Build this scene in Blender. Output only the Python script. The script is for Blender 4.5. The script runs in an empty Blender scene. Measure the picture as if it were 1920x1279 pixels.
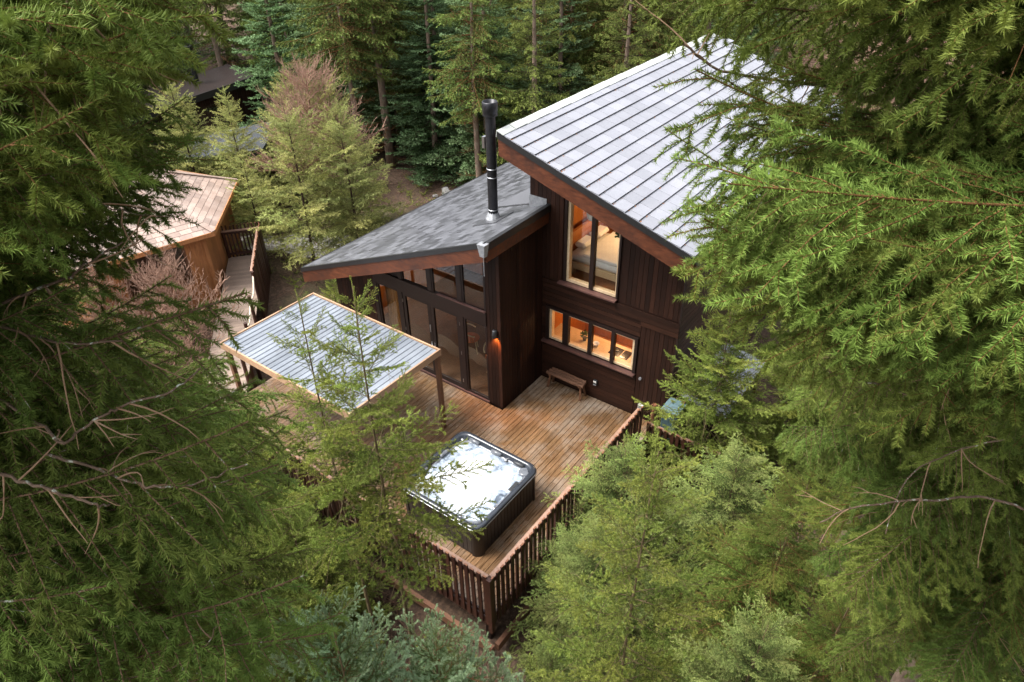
import bpy, bmesh, math, random
import numpy as np
from mathutils import Vector, Matrix

# ------------------------------------------------------------------ camera, light, exposure
scene = bpy.context.scene
COL = scene.collection
R = math.radians

def make_camera():
    cd = bpy.data.cameras.new('camera')
    cd.sensor_width = 36.0
    cd.lens = 1312.73 / 1920 * 36
    cd.clip_start, cd.clip_end = 0.05, 400
    cam = bpy.data.objects.new('camera', cd)
    p, y, r = 0.6146, -0.6448, -0.0192
    fw = Vector((math.sin(y) * math.cos(p), math.cos(y) * math.cos(p), -math.sin(p)))
    rt = Vector((math.cos(y), -math.sin(y), 0))
    up = rt.cross(fw)
    rt2 = rt * math.cos(r) + up * math.sin(r)
    up2 = up * math.cos(r) - rt * math.sin(r)
    m = Matrix((rt2, up2, -fw)).transposed().to_4x4()
    m.translation = (8.4977, -12.5908, 11.861)
    cam.matrix_world = m
    COL.objects.link(cam)
    scene.camera = cam
make_camera()

SUN_ELEV, SUN_AZ = R(60), R(230)          # soft overcast sun, azimuth measured clockwise from +Y
world = bpy.data.worlds.new('World')
scene.world = world
world.use_nodes = True
nt = world.node_tree
nt.nodes.clear()
sky = nt.nodes.new('ShaderNodeTexSky')
sky.sky_type = 'NISHITA'
sky.sun_disc = False
sky.sun_elevation = SUN_ELEV
sky.sun_rotation = SUN_AZ
sky.air_density, sky.dust_density, sky.ozone_density = 1.0, 4.0, 1.0
hs = nt.nodes.new('ShaderNodeHueSaturation')      # cloud cover: the sky loses most of its blue everywhere alike
hs.inputs['Saturation'].default_value = 0.2
bg = nt.nodes.new('ShaderNodeBackground')
bg.inputs['Strength'].default_value = 0.15
out = nt.nodes.new('ShaderNodeOutputWorld')
nt.links.new(sky.outputs[0], hs.inputs['Color'])
nt.links.new(hs.outputs[0], bg.inputs['Color'])
nt.links.new(bg.outputs[0], out.inputs['Surface'])

sd = bpy.data.lights.new('sun', 'SUN')
sd.energy = 1.5
sd.angle = R(22)
sd.color = (1.0, 0.95, 0.87)
sun = bpy.data.objects.new('sun', sd)
sv = Vector((math.sin(SUN_AZ) * math.cos(SUN_ELEV), math.cos(SUN_AZ) * math.cos(SUN_ELEV), math.sin(SUN_ELEV)))
sun.rotation_euler = sv.to_track_quat('Z', 'Y').to_euler()
COL.objects.link(sun)

scene.view_settings.view_transform = 'Standard'
scene.view_settings.look = 'None'
scene.view_settings.gamma = 1
scene.view_settings.exposure = 1.63
scene.view_settings.use_curve_mapping = False

# ------------------------------------------------------------------ helpers
rng = random.Random(7)

def link_obj(name, me, parent=None, loc=None):
    o = bpy.data.objects.new(name, me)
    COL.objects.link(o)
    if parent is not None:
        o.parent = parent
    if loc is not None:
        o.location = loc
    return o

def tag(o, label=None, cat=None, group=None, kind=None):
    if label: o['label'] = label
    if cat: o['category'] = cat
    if group: o['group'] = group
    if kind: o['kind'] = kind
    return o

def thing(name, label, cat, loc=(0, 0, 0), group=None):
    o = bpy.data.objects.new(name, None)
    o.empty_display_size = 0.2
    o.location = loc
    COL.objects.link(o)
    return tag(o, label, cat, group)

class MB:
    """collects shapes, then links them as ONE mesh object"""
    def __init__(self):
        self.v, self.f, self.m, self.s = [], [], [], []
        self.mi, self.sm = 0, False
    def add(self, vs, fs):
        b = len(self.v)
        self.v += [tuple(x) for x in vs]
        for f in fs:
            self.f.append([i + b for i in f])
            self.m.append(self.mi)
            self.s.append(self.sm)
        return self
    def box(self, a, b):
        x0, y0, z0 = a; x1, y1, z1 = b
        if x0 > x1: x0, x1 = x1, x0
        if y0 > y1: y0, y1 = y1, y0
        if z0 > z1: z0, z1 = z1, z0
        return self.add([(x0, y0, z0), (x1, y0, z0), (x1, y1, z0), (x0, y1, z0), (x0, y0, z1), (x1, y0, z1), (x1, y1, z1), (x0, y1, z1)],
                        [(0, 3, 2, 1), (4, 5, 6, 7), (0, 1, 5, 4), (1, 2, 6, 5), (2, 3, 7, 6), (3, 0, 4, 7)])
    def beam(self, p, q, w, h, up=(0, 0, 1)):
        p, q, up = Vector(p), Vector(q), Vector(up)
        d = (q - p).normalized()
        s = d.cross(up)
        if s.length < 1e-4: s = d.cross(Vector((1, 0, 0)))
        s.normalize()
        u = s.cross(d)
        vs = []
        for c in (p, q):
            for a, b in ((-1, -1), (1, -1), (1, 1), (-1, 1)):
                vs.append(c + s * (a * w / 2) + u * (b * h / 2))
        return self.add(vs, [(3, 2, 1, 0), (4, 5, 6, 7), (0, 1, 5, 4), (1, 2, 6, 5), (2, 3, 7, 6), (3, 0, 4, 7)])
    def prism(self, pts, off):
        """polygon pts (3D) extruded by the vector off"""
        n = len(pts)
        off = Vector(off)
        a = [Vector(p) for p in pts]
        nrm = Vector((0, 0, 0))
        for i in range(n): nrm += a[i].cross(a[(i + 1) % n])
        if nrm.dot(off) > 0: a = a[::-1]
        vs = a + [p + off for p in a]
        fs = [tuple(range(n)), tuple(range(2 * n - 1, n - 1, -1))]
        for i in range(n):
            j = (i + 1) % n
            fs.append((j, i, i + n, j + n))
        return self.add(vs, fs)
    def tube(self, pts, rad, n=8, cap=True):
        pts = [Vector(p) for p in pts]
        if not isinstance(rad, (list, tuple)): rad = [rad] * len(pts)
        d0 = (pts[1] - pts[0]).normalized()
        s = d0.cross(Vector((0, 0, 1)))
        if s.length < 1e-3: s = d0.cross(Vector((1, 0, 0)))
        s.normalize()
        b = len(self.v)
        vs, fs = [], []
        for i, p in enumerate(pts):
            if i == 0: d = pts[1] - pts[0]
            elif i == len(pts) - 1: d = pts[-1] - pts[-2]
            else: d = pts[i + 1] - pts[i - 1]
            d.normalize()
            s = (s - d * s.dot(d))
            if s.length < 1e-4: s = d.orthogonal()
            s.normalize()
            u = d.cross(s)
            for k in range(n):
                a = 2 * math.pi * k / n
                vs.append(p + (s * math.cos(a) + u * math.sin(a)) * rad[i])
        for i in range(len(pts) - 1):
            for k in range(n):
                k2 = (k + 1) % n
                fs.append((i * n + k, i * n + k2, (i + 1) * n + k2, (i + 1) * n + k))
        if cap:
            fs.append(tuple(range(n - 1, -1, -1)))
            fs.append(tuple(range((len(pts) - 1) * n, len(pts) * n)))
        return self.add(vs, fs)
    def lathe(self, prof, c=(0, 0, 0), n=20):
        cx, cy, cz = c
        vs, fs = [], []
        for r, z in prof:
            for k in range(n):
                a = 2 * math.pi * k / n
                vs.append((cx + r * math.cos(a), cy + r * math.sin(a), cz + z))
        for i in range(len(prof) - 1):
            for k in range(n):
                k2 = (k + 1) % n
                fs.append((i * n + k, i * n + k2, (i + 1) * n + k2, (i + 1) * n + k))
        return self.add(vs, fs)
    def mesh(self, name, mats):
        me = bpy.data.meshes.new(name)
        me.from_pydata(self.v, [], self.f)
        for m in (mats if isinstance(mats, (list, tuple)) else [mats]): me.materials.append(m)
        if any(self.m): me.polygons.foreach_set('material_index', self.m)
        if any(self.s): me.polygons.foreach_set('use_smooth', self.s)
        me.update()
        return me
    def build(self, name, mats, parent=None, bevel=0.0, loc=None):
        me = self.mesh(name, mats)
        if bevel:
            bm = bmesh.new(); bm.from_mesh(me)
            bmesh.ops.bevel(bm, geom=bm.edges[:], offset=bevel, segments=1, affect='EDGES', profile=0.5)
            bm.to_mesh(me); bm.free()
        return link_obj(name, me, parent, loc)

# ------------------------------------------------------------------ materials
def new_mat(name):
    m = bpy.data.materials.new(name)
    m.use_nodes = True
    t = m.node_tree
    return m, t, t.nodes['Principled BSDF'], t.nodes.new, t.links.new

def ramp(t, fac, stops, interp='LINEAR'):
    r = t.nodes.new('ShaderNodeValToRGB')
    r.color_ramp.interpolation = interp
    el = r.color_ramp.elements
    while len(el) < len(stops): el.new(0.5)
    for e, (p, c) in zip(el, stops):
        e.position = p
        e.color = (c[0], c[1], c[2], 1) if not isinstance(c, (int, float)) else (c, c, c, 1)
    t.links.new(fac, r.inputs[0])
    return r.outputs[0]

def noise(t, vec, scale, detail=4, rough=0.55, mapscale=None):
    if mapscale is not None:
        mp = t.nodes.new('ShaderNodeMapping')
        mp.inputs['Scale'].default_value = mapscale
        t.links.new(vec, mp.inputs['Vector'])
        vec = mp.outputs[0]
    n = t.nodes.new('ShaderNodeTexNoise')
    n.inputs['Scale'].default_value = scale
    n.inputs['Detail'].default_value = detail
    n.inputs['Roughness'].default_value = rough
    t.links.new(vec, n.inputs['Vector'])
    return n.outputs['Fac']

def mix(t, fac, a, b, mode='MIX'):
    m = t.nodes.new('ShaderNodeMix')
    m.data_type = 'RGBA'
    m.blend_type = mode
    for s, v in ((m.inputs[0], fac), (m.inputs[6], a), (m.inputs[7], b)):
        if hasattr(v, 'is_linked') or isinstance(v, bpy.types.NodeSocket): t.links.new(v, s)
        elif isinstance(v, (int, float)): s.default_value = v if s == m.inputs[0] else (v, v, v, 1)
        else: s.default_value = (v[0], v[1], v[2], 1)
    return m.outputs[2]

def math_n(t, op, a, b=0.5):
    m = t.nodes.new('ShaderNodeMath')
    m.operation = op
    for s, v in zip(m.inputs, (a, b)):
        if isinstance(v, bpy.types.NodeSocket): t.links.new(v, s)
        else: s.default_value = v
    return m.outputs[0]

def geo_pos(t):
    return t.nodes.new('ShaderNodeNewGeometry').outputs['Position']

def obj_rand(t):
    return t.nodes.new('ShaderNodeObjectInfo').outputs['Random']

def bump(t, b, h, strength=0.3, dist=0.01):
    n = t.nodes.new('ShaderNodeBump')
    n.inputs['Strength'].default_value = strength
    n.inputs['Distance'].default_value = dist
    t.links.new(h, n.inputs['Height'])
    t.links.new(n.outputs[0], b.inputs['Normal'])

def wood(name, dark, light, stretch=(1, 1, 1), rough=0.55, rand=0.35, scale=9.0, spec=0.4, wear=None):
    """grain stretched along one axis, each board its own tone; wear = (colour, position scale, low, high)"""
    m, t, b, N, L = new_mat(name)
    pos = geo_pos(t)
    g = noise(t, pos, scale, 6, 0.65, stretch)
    big = noise(t, pos, 0.9, 3, 0.6)
    c = ramp(t, g, [(0.28, dark), (0.72, light)])
    c = mix(t, 0.55, c, ramp(t, big, [(0.3, 0.55), (0.7, 1.25)]), 'MULTIPLY')
    rr = math_n(t, 'MULTIPLY_ADD', obj_rand(t), rand); t.nodes[-1].inputs[2].default_value = 1 - rand / 2
    hv = N('ShaderNodeHueSaturation')
    L(c, hv.inputs['Color']); L(rr, hv.inputs['Value'])
    c = hv.outputs[0]
    if wear:
        wn = noise(t, pos, wear[1], 5, 0.7)
        wf = ramp(t, wn, [(wear[2], 0.0), (wear[3], 1.0)])
        c = mix(t, wf, c, wear[0])
    L(c, b.inputs['Base Color'])
    L(ramp(t, g, [(0.2, max(0, rough - 0.12)), (0.8, min(1, rough + 0.12))]), b.inputs['Roughness'])
    b.inputs['Specular IOR Level'].default_value = spec
    bump(t, b, g, 0.35, 0.004)
    return m

def plain(name, col, rough=0.5, metal=0.0, spec=0.5, var=0.15, scale=14.0, bmp=0.15):
    m, t, b, N, L = new_mat(name)
    pos = geo_pos(t)
    n = noise(t, pos, scale, 5, 0.6)
    c = ramp(t, n, [(0.25, [x * (1 - var) for x in col]), (0.75, [min(1, x * (1 + var)) for x in col])])
    L(c, b.inputs['Base Color'])
    b.inputs['Roughness'].default_value = rough
    b.inputs['Metallic'].default_value = metal
    b.inputs['Specular IOR Level'].default_value = spec
    if bmp: bump(t, b, n, bmp, 0.003)
    return m

def glow(name, col, strength):
    m, t, b, N, L = new_mat(name)
    b.inputs['Base Color'].default_value = (*col, 1)
    b.inputs['Emission Color'].default_value = (*col, 1)
    b.inputs['Emission Strength'].default_value = strength
    return m

def glass_mat():
    m, t, b, N, L = new_mat('window_glass')
    t.nodes.remove(b)
    o = t.nodes['Material Output']
    tr = N('ShaderNodeBsdfTransparent'); tr.inputs[0].default_value = (0.93, 0.95, 0.94, 1)
    gl = N('ShaderNodeBsdfGlossy'); gl.inputs['Roughness'].default_value = 0.015
    lw = N('ShaderNodeLayerWeight'); lw.inputs[0].default_value = 0.5
    mx = N('ShaderNodeMixShader')
    f2 = math_n(t, 'MULTIPLY_ADD', math_n(t, 'POWER', lw.outputs['Facing'], 4.0), 0.9); t.nodes[-1].inputs[2].default_value = 0.045
    f2 = t.nodes[-1].outputs[0]
    L(f2, mx.inputs[0]); L(tr.outputs[0], mx.inputs[1]); L(gl.outputs[0], mx.inputs[2])
    L(mx.outputs[0], o.inputs['Surface'])
    return m

M = {}
M['clad_v'] = wood('dark_stained_cladding_upright', (0.010, 0.004, 0.0025), (0.036, 0.013, 0.007), (5, 5, 0.5), 0.62, 0.9, spec=0.2)
M['clad_h'] = wood('dark_stained_cladding_level', (0.011, 0.0045, 0.0027), (0.040, 0.0148, 0.0078), (0.5, 5, 6), 0.62, 0.9, spec=0.2)
M['clad_side'] = wood('reddish_side_cladding', (0.02, 0.008, 0.006), (0.06, 0.025, 0.017), (5, 0.5, 6), 0.6, 0.5)
M['trim_dark'] = wood('dark_stained_trim', (0.008, 0.004, 0.003), (0.02, 0.008, 0.006), (2, 2, 2), 0.5, 0.3)
M['fascia'] = wood('rust_brown_fascia', (0.045, 0.012, 0.005), (0.13, 0.038, 0.014), (0.9, 3, 3), 0.5, 0.2, 5.0, wear=((0.025, 0.009, 0.006), 0.8, 0.52, 0.72))
M['sill'] = wood('weathered_sill_wood', (0.06, 0.028, 0.024), (0.13, 0.065, 0.055), (1, 4, 4), 0.45)
M['frame_pale'] = wood('pale_pine_frame', (0.52, 0.37, 0.22), (0.72, 0.56, 0.37), (2, 2, 2), 0.5, 0.1)
M['orange_wood'] = wood('varnished_orange_pine', (0.36, 0.12, 0.03), (0.55, 0.22, 0.065), (4, 4, 0.6), 0.4, 0.15, 6)
M['pale_wood'] = wood('pale_counter_wood', (0.55, 0.38, 0.2), (0.7, 0.52, 0.32), (1, 5, 5), 0.4, 0.1)
M['deck'] = wood('wet_deck_board', (0.105, 0.056, 0.025), (0.26, 0.15, 0.074), (6, 0.35, 6), 0.30, 0.4, 5.0, spec=0.6, wear=((0.31, 0.25, 0.195), 0.8, 0.47, 0.70))
M['rail'] = wood('stained_railing_slat', (0.022, 0.0075, 0.005), (0.065, 0.022, 0.013), (5, 5, 0.6), 0.5, 0.6)
M['rail_top'] = wood('worn_pink_handrail', (0.20, 0.115, 0.08), (0.36, 0.225, 0.165), (2, 2, 4), 0.35, 0.2)
M['walk'] = wood('weathered_walk_board', (0.17, 0.12, 0.09), (0.32, 0.245, 0.195), (4, 4, 4), 0.4, 0.3)
M['dead_leaf'] = plain('dead_orange_leaf', (0.30, 0.12, 0.045), 0.8, var=0.5, scale=20)
M['slat_end'] = plain('fresh_cut_slat_end', (0.19, 0.075, 0.035), 0.6)
M['larch'] = wood('orange_larch_boards', (0.30, 0.115, 0.04), (0.52, 0.23, 0.09), (4, 4, 0.5), 0.55, 0.3, 6)
M['old_wood'] = wood('rough_log_bench_wood', (0.07, 0.03, 0.016), (0.20, 0.095, 0.05), (0.8, 5, 5), 0.6, 0.3)
M['post_brown'] = wood('brown_timber_post', (0.10, 0.045, 0.024), (0.22, 0.105, 0.06), (5, 5, 0.5), 0.5, 0.2)
M['canopy_frame'] = wood('pale_orange_canopy_frame', (0.30, 0.17, 0.095), (0.46, 0.30, 0.19), (2, 2, 2), 0.5, 0.15)
M['black'] = plain('black_roof_edge', (0.012, 0.012, 0.013), 0.4)
M['flue'] = plain('matt_black_flue_steel', (0.026, 0.026, 0.03), 0.38, 0.6, var=0.3)
M['steel'] = plain('bright_steel', (0.42, 0.43, 0.45), 0.3, 1.0, bmp=0)
M['zinc'] = plain('dull_zinc', (0.32, 0.33, 0.35), 0.55, 0.6, var=0.3)
M['glass'] = glass_mat()
M['decal'] = plain('frosted_glass_line', (0.10, 0.07, 0.045), 0.6, bmp=0)
M['white_linen'] = plain('white_bed_linen', (0.78, 0.76, 0.74), 0.8, var=0.08, scale=5)
M['shade_paper'] = plain('paper_lamp_shade', (0.8, 0.78, 0.74), 0.8)
M['charcoal'] = plain('charcoal_plastic', (0.03, 0.032, 0.035), 0.45)
M['hob'] = plain('black_hob_glass', (0.02, 0.02, 0.022), 0.12, bmp=0)
M['bin'] = plain('teal_grey_plastic', (0.10, 0.16, 0.18), 0.45, var=0.2)
M['sheet'] = plain('pale_grey_sheeting', (0.30, 0.32, 0.36), 0.35, var=0.45, scale=3.5)
M['stone'] = plain('grey_stone', (0.20, 0.195, 0.19), 0.85, var=0.45, scale=9, bmp=0.6)
M['rope'] = plain('pale_rope', (0.55, 0.46, 0.36), 0.8, var=0.3, scale=60)
M['curtain'] = plain('ochre_curtain', (0.33, 0.14, 0.035), 0.85, var=0.25, scale=5)
M['cushion'] = plain('rust_orange_cushion', (0.5, 0.13, 0.04), 0.8, var=0.2)
M['plant_leaf'] = plain('house_plant_leaf', (0.05, 0.10, 0.025), 0.5, var=0.4, scale=30)
M['fur'] = plain('grey_wool_throw', (0.3, 0.29, 0.28), 0.9, var=0.3, scale=25)
M['bulb'] = glow('warm_lamp_glow', (1.0, 0.55, 0.2), 6.0)
M['panel_wood'] = wood('dark_tub_panel', (0.012, 0.008, 0.006), (0.028, 0.018, 0.013), (5, 5, 0.6), 0.5, 0.1)
M['acrylic'] = plain('dark_acrylic_shell', (0.03, 0.035, 0.045), 0.14, var=0.3, scale=4, bmp=0, spec=0.6)
M['acrylic_pale'] = plain('silver_marbled_acrylic', (0.13, 0.14, 0.16), 0.15, var=0.6, scale=6, bmp=0)

def roof_tile_mat(name, a, b_, rough, stain=None, var=0.3):
    m, t, b, N, L = new_mat(name)
    pos = geo_pos(t)
    n = noise(t, pos, 1.3, 5, 0.62)
    fine = noise(t, pos, 60, 3, 0.6)
    c = ramp(t, n, [(0.3, a), (0.7, b_)])
    c = mix(t, 0.35, c, ramp(t, fine, [(0.3, 0.6), (0.7, 1.3)]), 'MULTIPLY')
    isl = t.nodes.new('ShaderNodeNewGeometry').outputs['Random Per Island']
    ir = math_n(t, 'FRACT', math_n(t, 'ADD', isl, obj_rand(t)))
    rr = math_n(t, 'MULTIPLY_ADD', ir, var); t.nodes[-1].inputs[2].default_value = 1 - var / 2
    hv = N('ShaderNodeHueSaturation')
    L(c, hv.inputs['Color']); L(rr, hv.inputs['Value'])
    c = hv.outputs[0]
    if stain:
        sn = noise(t, pos, 7, 4, 0.6)
        c = mix(t, ramp(t, sn, [(0.68, 0.0), (0.76, 1.0)]), c, stain)
    L(c, b.inputs['Base Color'])
    L(ramp(t, n, [(0.3, rough * 0.92), (0.7, rough * 1.08)]), b.inputs['Roughness'])
    bump(t, b, fine, 0.15, 0.003)
    return m
M['tile'] = roof_tile_mat('wet_slate_grey_roof_tile', (0.21, 0.215, 0.245), (0.25, 0.255, 0.288), 0.30, var=0.22)
M['tile_edge_shadow'] = plain('shadow_dark_tile_edge', (0.035, 0.036, 0.042), 0.6, var=0.3)  # butt edges coloured dark to paint in the course-step shadow lines
M['cap'] = roof_tile_mat('pale_ridge_cap', (0.36, 0.38, 0.36), (0.48, 0.50, 0.47), 0.3)
M['felt'] = roof_tile_mat('wet_grey_felt_shingle', (0.080, 0.082, 0.092), (0.096, 0.099, 0.111), 0.40, var=1.0)
M['cedar'] = roof_tile_mat('silvered_cedar_shingle', (0.26, 0.18, 0.145), (0.40, 0.305, 0.26), 0.40, var=0.5)
M['iron_sheet'] = roof_tile_mat('galvanised_corrugated_sheet', (0.14, 0.158, 0.185), (0.21, 0.232, 0.265), 0.32)
M['far_roof'] = roof_tile_mat('dark_far_roof', (0.02, 0.024, 0.028), (0.045, 0.05, 0.058), 0.92)

def ground_mat():
    m, t, b, N, L = new_mat('forest_floor')
    pos = geo_pos(t)
    n1 = noise(t, pos, 0.25, 6, 0.65)
    n2 = noise(t, pos, 9, 6, 0.7)
    n3 = noise(t, pos, 45, 4, 0.7)
    c = ramp(t, n2, [(0.25, (0.022, 0.013, 0.008)), (0.5, (0.075, 0.044, 0.027)), (0.75, (0.18, 0.112, 0.072))])
    c = mix(t, ramp(t, n1, [(0.5, 0.0), (0.68, 0.75)]), c, mix(t, n2, (0.03, 0.045, 0.012), (0.09, 0.10, 0.03)))
    c = mix(t, 0.6, c, ramp(t, n3, [(0.3, 0.4), (0.7, 1.5)]), 'MULTIPLY')
    sep = N('ShaderNodeSeparateXYZ'); L(pos, sep.inputs[0])
    far = ramp(t, math_n(t, 'MULTIPLY_ADD', sep.outputs[1], 0.05), [(0.0, 0.0), (1.0, 1.0)])
    t.nodes[-2].inputs[2].default_value = -0.75
    br = mix(t, n2, (0.07, 0.04, 0.026), (0.26, 0.15, 0.10))
    c = mix(t, far, c, br)
    L(c, b.inputs['Base Color'])
    b.inputs['Roughness'].default_value = 0.9
    bump(t, b, n3, 0.8, 0.03)
    return m
M['ground'] = ground_mat()
M['gravel'] = plain('pale_gravel', (0.42, 0.40, 0.38), 0.9, var=0.4, scale=40, bmp=0.8)
M['litter'] = wood('dry_fallen_twig', (0.11, 0.055, 0.035), (0.30, 0.17, 0.11), (1, 1, 1), 0.8, 0.3)

def bark_mat(name, dark, light, lichen=None):
    m, t, b, N, L = new_mat(name)
    pos = geo_pos(t)
    n = noise(t, pos, 14, 6, 0.7, (1, 1, 0.35))
    c = ramp(t, n, [(0.3, dark), (0.7, light)])
    if lichen:
        ln = noise(t, pos, lichen[1], 5, 0.75)
        c = mix(t, ramp(t, ln, [(lichen[2], 0.0), (lichen[2] + 0.08, 1.0)]), c, lichen[0])
        at = t.nodes.new('ShaderNodeAttribute'); at.attribute_name = 'tint'
        c = mix(t, at.outputs['Fac'], c, (0.30, 0.19, 0.115))
    L(c, b.inputs['Base Color'])
    b.inputs['Roughness'].default_value = 0.85
    b.inputs['Specular IOR Level'].default_value = 0.2
    bump(t, b, n, 0.7, 0.02)
    return m
M['bark'] = bark_mat('conifer_bark', (0.11, 0.075, 0.055), (0.30, 0.22, 0.165), ((0.22, 0.24, 0.17), 5, 0.58))
M['bark_dark'] = bark_mat('dark_wet_bark', (0.022, 0.014, 0.010), (0.07, 0.045, 0.03))
M['limb'] = bark_mat('lichened_limb_bark', (0.075, 0.04, 0.022), (0.19, 0.115, 0.07), ((0.36, 0.39, 0.30), 11, 0.6))
M['limb_grey'] = bark_mat('grey_lichened_heavy_limb', (0.07, 0.045, 0.03), (0.19, 0.13, 0.09), ((0.42, 0.45, 0.37), 26, 0.57))
M['twig_orange'] = bark_mat('orange_brown_twig', (0.10, 0.045, 0.018), (0.22, 0.11, 0.045))
M['twig_pink'] = bark_mat('bare_pinkish_twig', (0.21, 0.115, 0.08), (0.42, 0.27, 0.20))
M['twig_green'] = bark_mat('greenish_young_stem', (0.075, 0.055, 0.028), (0.19, 0.14, 0.075))

def needle_mat(name, c0, c1, c2, rough=0.6, trans=0.2, spec=0.16):
    """needle colours run with the per-shoot tint (old to fresh growth, with inner shade deepened into the darkest tone), each bough with a slight tone of its own"""
    m, t, b, N, L = new_mat(name)
    at = N('ShaderNodeAttribute'); at.attribute_name = 'tint'
    c = ramp(t, at.outputs['Fac'], [(0.0, c0), (0.5, c1), (1.0, c2)])
    rr = math_n(t, 'MULTIPLY_ADD', obj_rand(t), 0.5); t.nodes[-1].inputs[2].default_value = 0.76
    hv = N('ShaderNodeHueSaturation')
    L(c, hv.inputs['Color']); L(rr, hv.inputs['Value'])
    hh = math_n(t, 'MULTIPLY_ADD', math_n(t, 'FRACT', math_n(t, 'MULTIPLY', obj_rand(t), 7.3)), -0.035); t.nodes[-1].inputs[2].default_value = 0.510
    L(hh, hv.inputs['Hue'])
    L(hv.outputs[0], b.inputs['Base Color'])
    b.inputs['Roughness'].default_value = rough
    b.inputs['Specular IOR Level'].default_value = spec
    tl = N('ShaderNodeBsdfTranslucent')
    L(hv.outputs[0], tl.inputs['Color'])
    mx = N('ShaderNodeMixShader'); mx.inputs[0].default_value = trans
    L(b.outputs[0], mx.inputs[1]); L(tl.outputs[0], mx.inputs[2])
    L(mx.outputs[0], t.nodes['Material Output'].inputs['Surface'])
    return m
M['n_spruce'] = needle_mat('dark_spruce_needles', (0.020, 0.037, 0.007), (0.069, 0.115, 0.019), (0.155, 0.217, 0.043))
M['n_young'] = needle_mat('fresh_spruce_needles', (0.025, 0.043, 0.008), (0.135, 0.191, 0.033), (0.276, 0.339, 0.073))
M['n_hemlock'] = needle_mat('feathery_hemlock_needles', (0.017, 0.031, 0.008), (0.118, 0.180, 0.046), (0.316, 0.392, 0.121))
M['n_blue'] = needle_mat('blue_green_spruce_needles', (0.025, 0.055, 0.014), (0.111, 0.192, 0.060), (0.305, 0.422, 0.243))
M['n_fir'] = needle_mat('silvery_fir_needles', (0.016, 0.036, 0.009), (0.066, 0.124, 0.037), (0.244, 0.370, 0.181), trans=0.08)
M['n_forest'] = needle_mat('forest_spruce_needles', (0.019, 0.037, 0.008), (0.081, 0.126, 0.025), (0.197, 0.268, 0.064), trans=0.08)
M['n_larch'] = needle_mat('pale_larch_needles', (0.120, 0.153, 0.042), (0.284, 0.324, 0.101), (0.448, 0.470, 0.168))

# ------------------------------------------------------------------ ground
def smooth(a, b, x):
    t = min(1, max(0, (x - a) / (b - a)))
    return t * t * (3 - 2 * t)

def ground_z(x, y):
    z = -0.95
    if y < -6.2: z -= 0.33 * min(-6.2 - y, 3.5) + 0.1 * max(0, min(-9.7 - y, 20))
    z += 0.05 * max(0, min(y - 9, 12)) + 0.17 * max(0, min(y - 21, 60))
    z += 0.035 * max(0, min(-x - 16, 40))
    z -= 0.12 * max(0, min(x - 5, 12)) * smooth(6, -4, y)
    w = 0.12 * math.sin(x * 0.9 + 1.3 * math.sin(y * 0.6)) + 0.10 * math.sin(y * 1.3 + x * 0.35) + 0.06 * math.sin(2.9 * x + 1.7 * y)
    flat = 1 if (x < -7.5 or x > 4.8 or y < -7.2 or y > 11) else 0.25
    return z + w * flat

def build_ground():
    n = 170
    us = np.linspace(-1, 1, n)
    g = np.sign(us) * (np.abs(us) * 34 + 226 * np.abs(us) ** 5)
    vs = [(x - 4, y + 8, ground_z(x - 4, y + 8)) for y in g for x in g]
    fs = [(j * n + i, j * n + i + 1, (j + 1) * n + i + 1, (j + 1) * n + i) for j in range(n - 1) for i in range(n - 1)]
    mb = MB(); mb.sm = True
    mb.add(vs, fs)
    tag(mb.build('ground', M['ground']), kind='structure')
    pts = [(-19, -2.0), (-16.8, 0.0), (-14.6, 1.7), (-12.2, 2.9), (-9.6, 4.1), (-7.2, 5.0)]
    vs, fs = [], []
    pl = []
    for i in range(len(pts) - 1):
        for k in range(6):
            t = k / 6
            pl.append((pts[i][0] * (1 - t) + pts[i + 1][0] * t, pts[i][1] * (1 - t) + pts[i + 1][1] * t))
    for i, (x, y) in enumerate(pl):
        for s in (-0.95, -0.45, 0, 0.45, 0.95):
            w = s * (1 + 0.2 * math.sin(i * 1.7 + s))
            px, py = x - 0.45 * w, y + 0.89 * w
            vs.append((px, py, ground_z(px, py) + (0.05 if abs(s) < 0.9 else -0.03)))
    for i in range(len(pl) - 1):
        for k in range(4):
            fs.append((i * 5 + k, i * 5 + k + 1, (i + 1) * 5 + k + 1, (i + 1) * 5 + k))
    mb = MB(); mb.sm = True; mb.add(vs, fs)
    tag(mb.build('gravel_path', M['gravel']), kind='structure')
build_ground()

# ------------------------------------------------------------------ cabin
cabin = thing('timber_cabin', 'dark stained timber cabin with two opposed sloping roofs, lit windows and a black flue', 'cabin', (0, 0, 0))

RS = 0.3333                        # slope of the big roof, falling to the right
def zmain(x): return 6.81 - RS * (x + 0.72)
WS = 0.409                         # slope of the wing roof, rising to the right
def zwing(x): return 5.07 + WS * (x - 0.11)

def vboard(x0, x1, y, z0, zt, th=0.022, mat='clad_v', name='cladding_board'):
    mb = MB()
    g = 0.004
    mb.prism([(x0 + g, y, z0), (x1 - g, y, z0), (x1 - g, y, zt(x1)), (x0 + g, y, zt(x0))], (0, th, 0))
    return mb.build(name, M[mat], cabin)

def core(pts, off):
    coremb.prism(pts, off)

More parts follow.
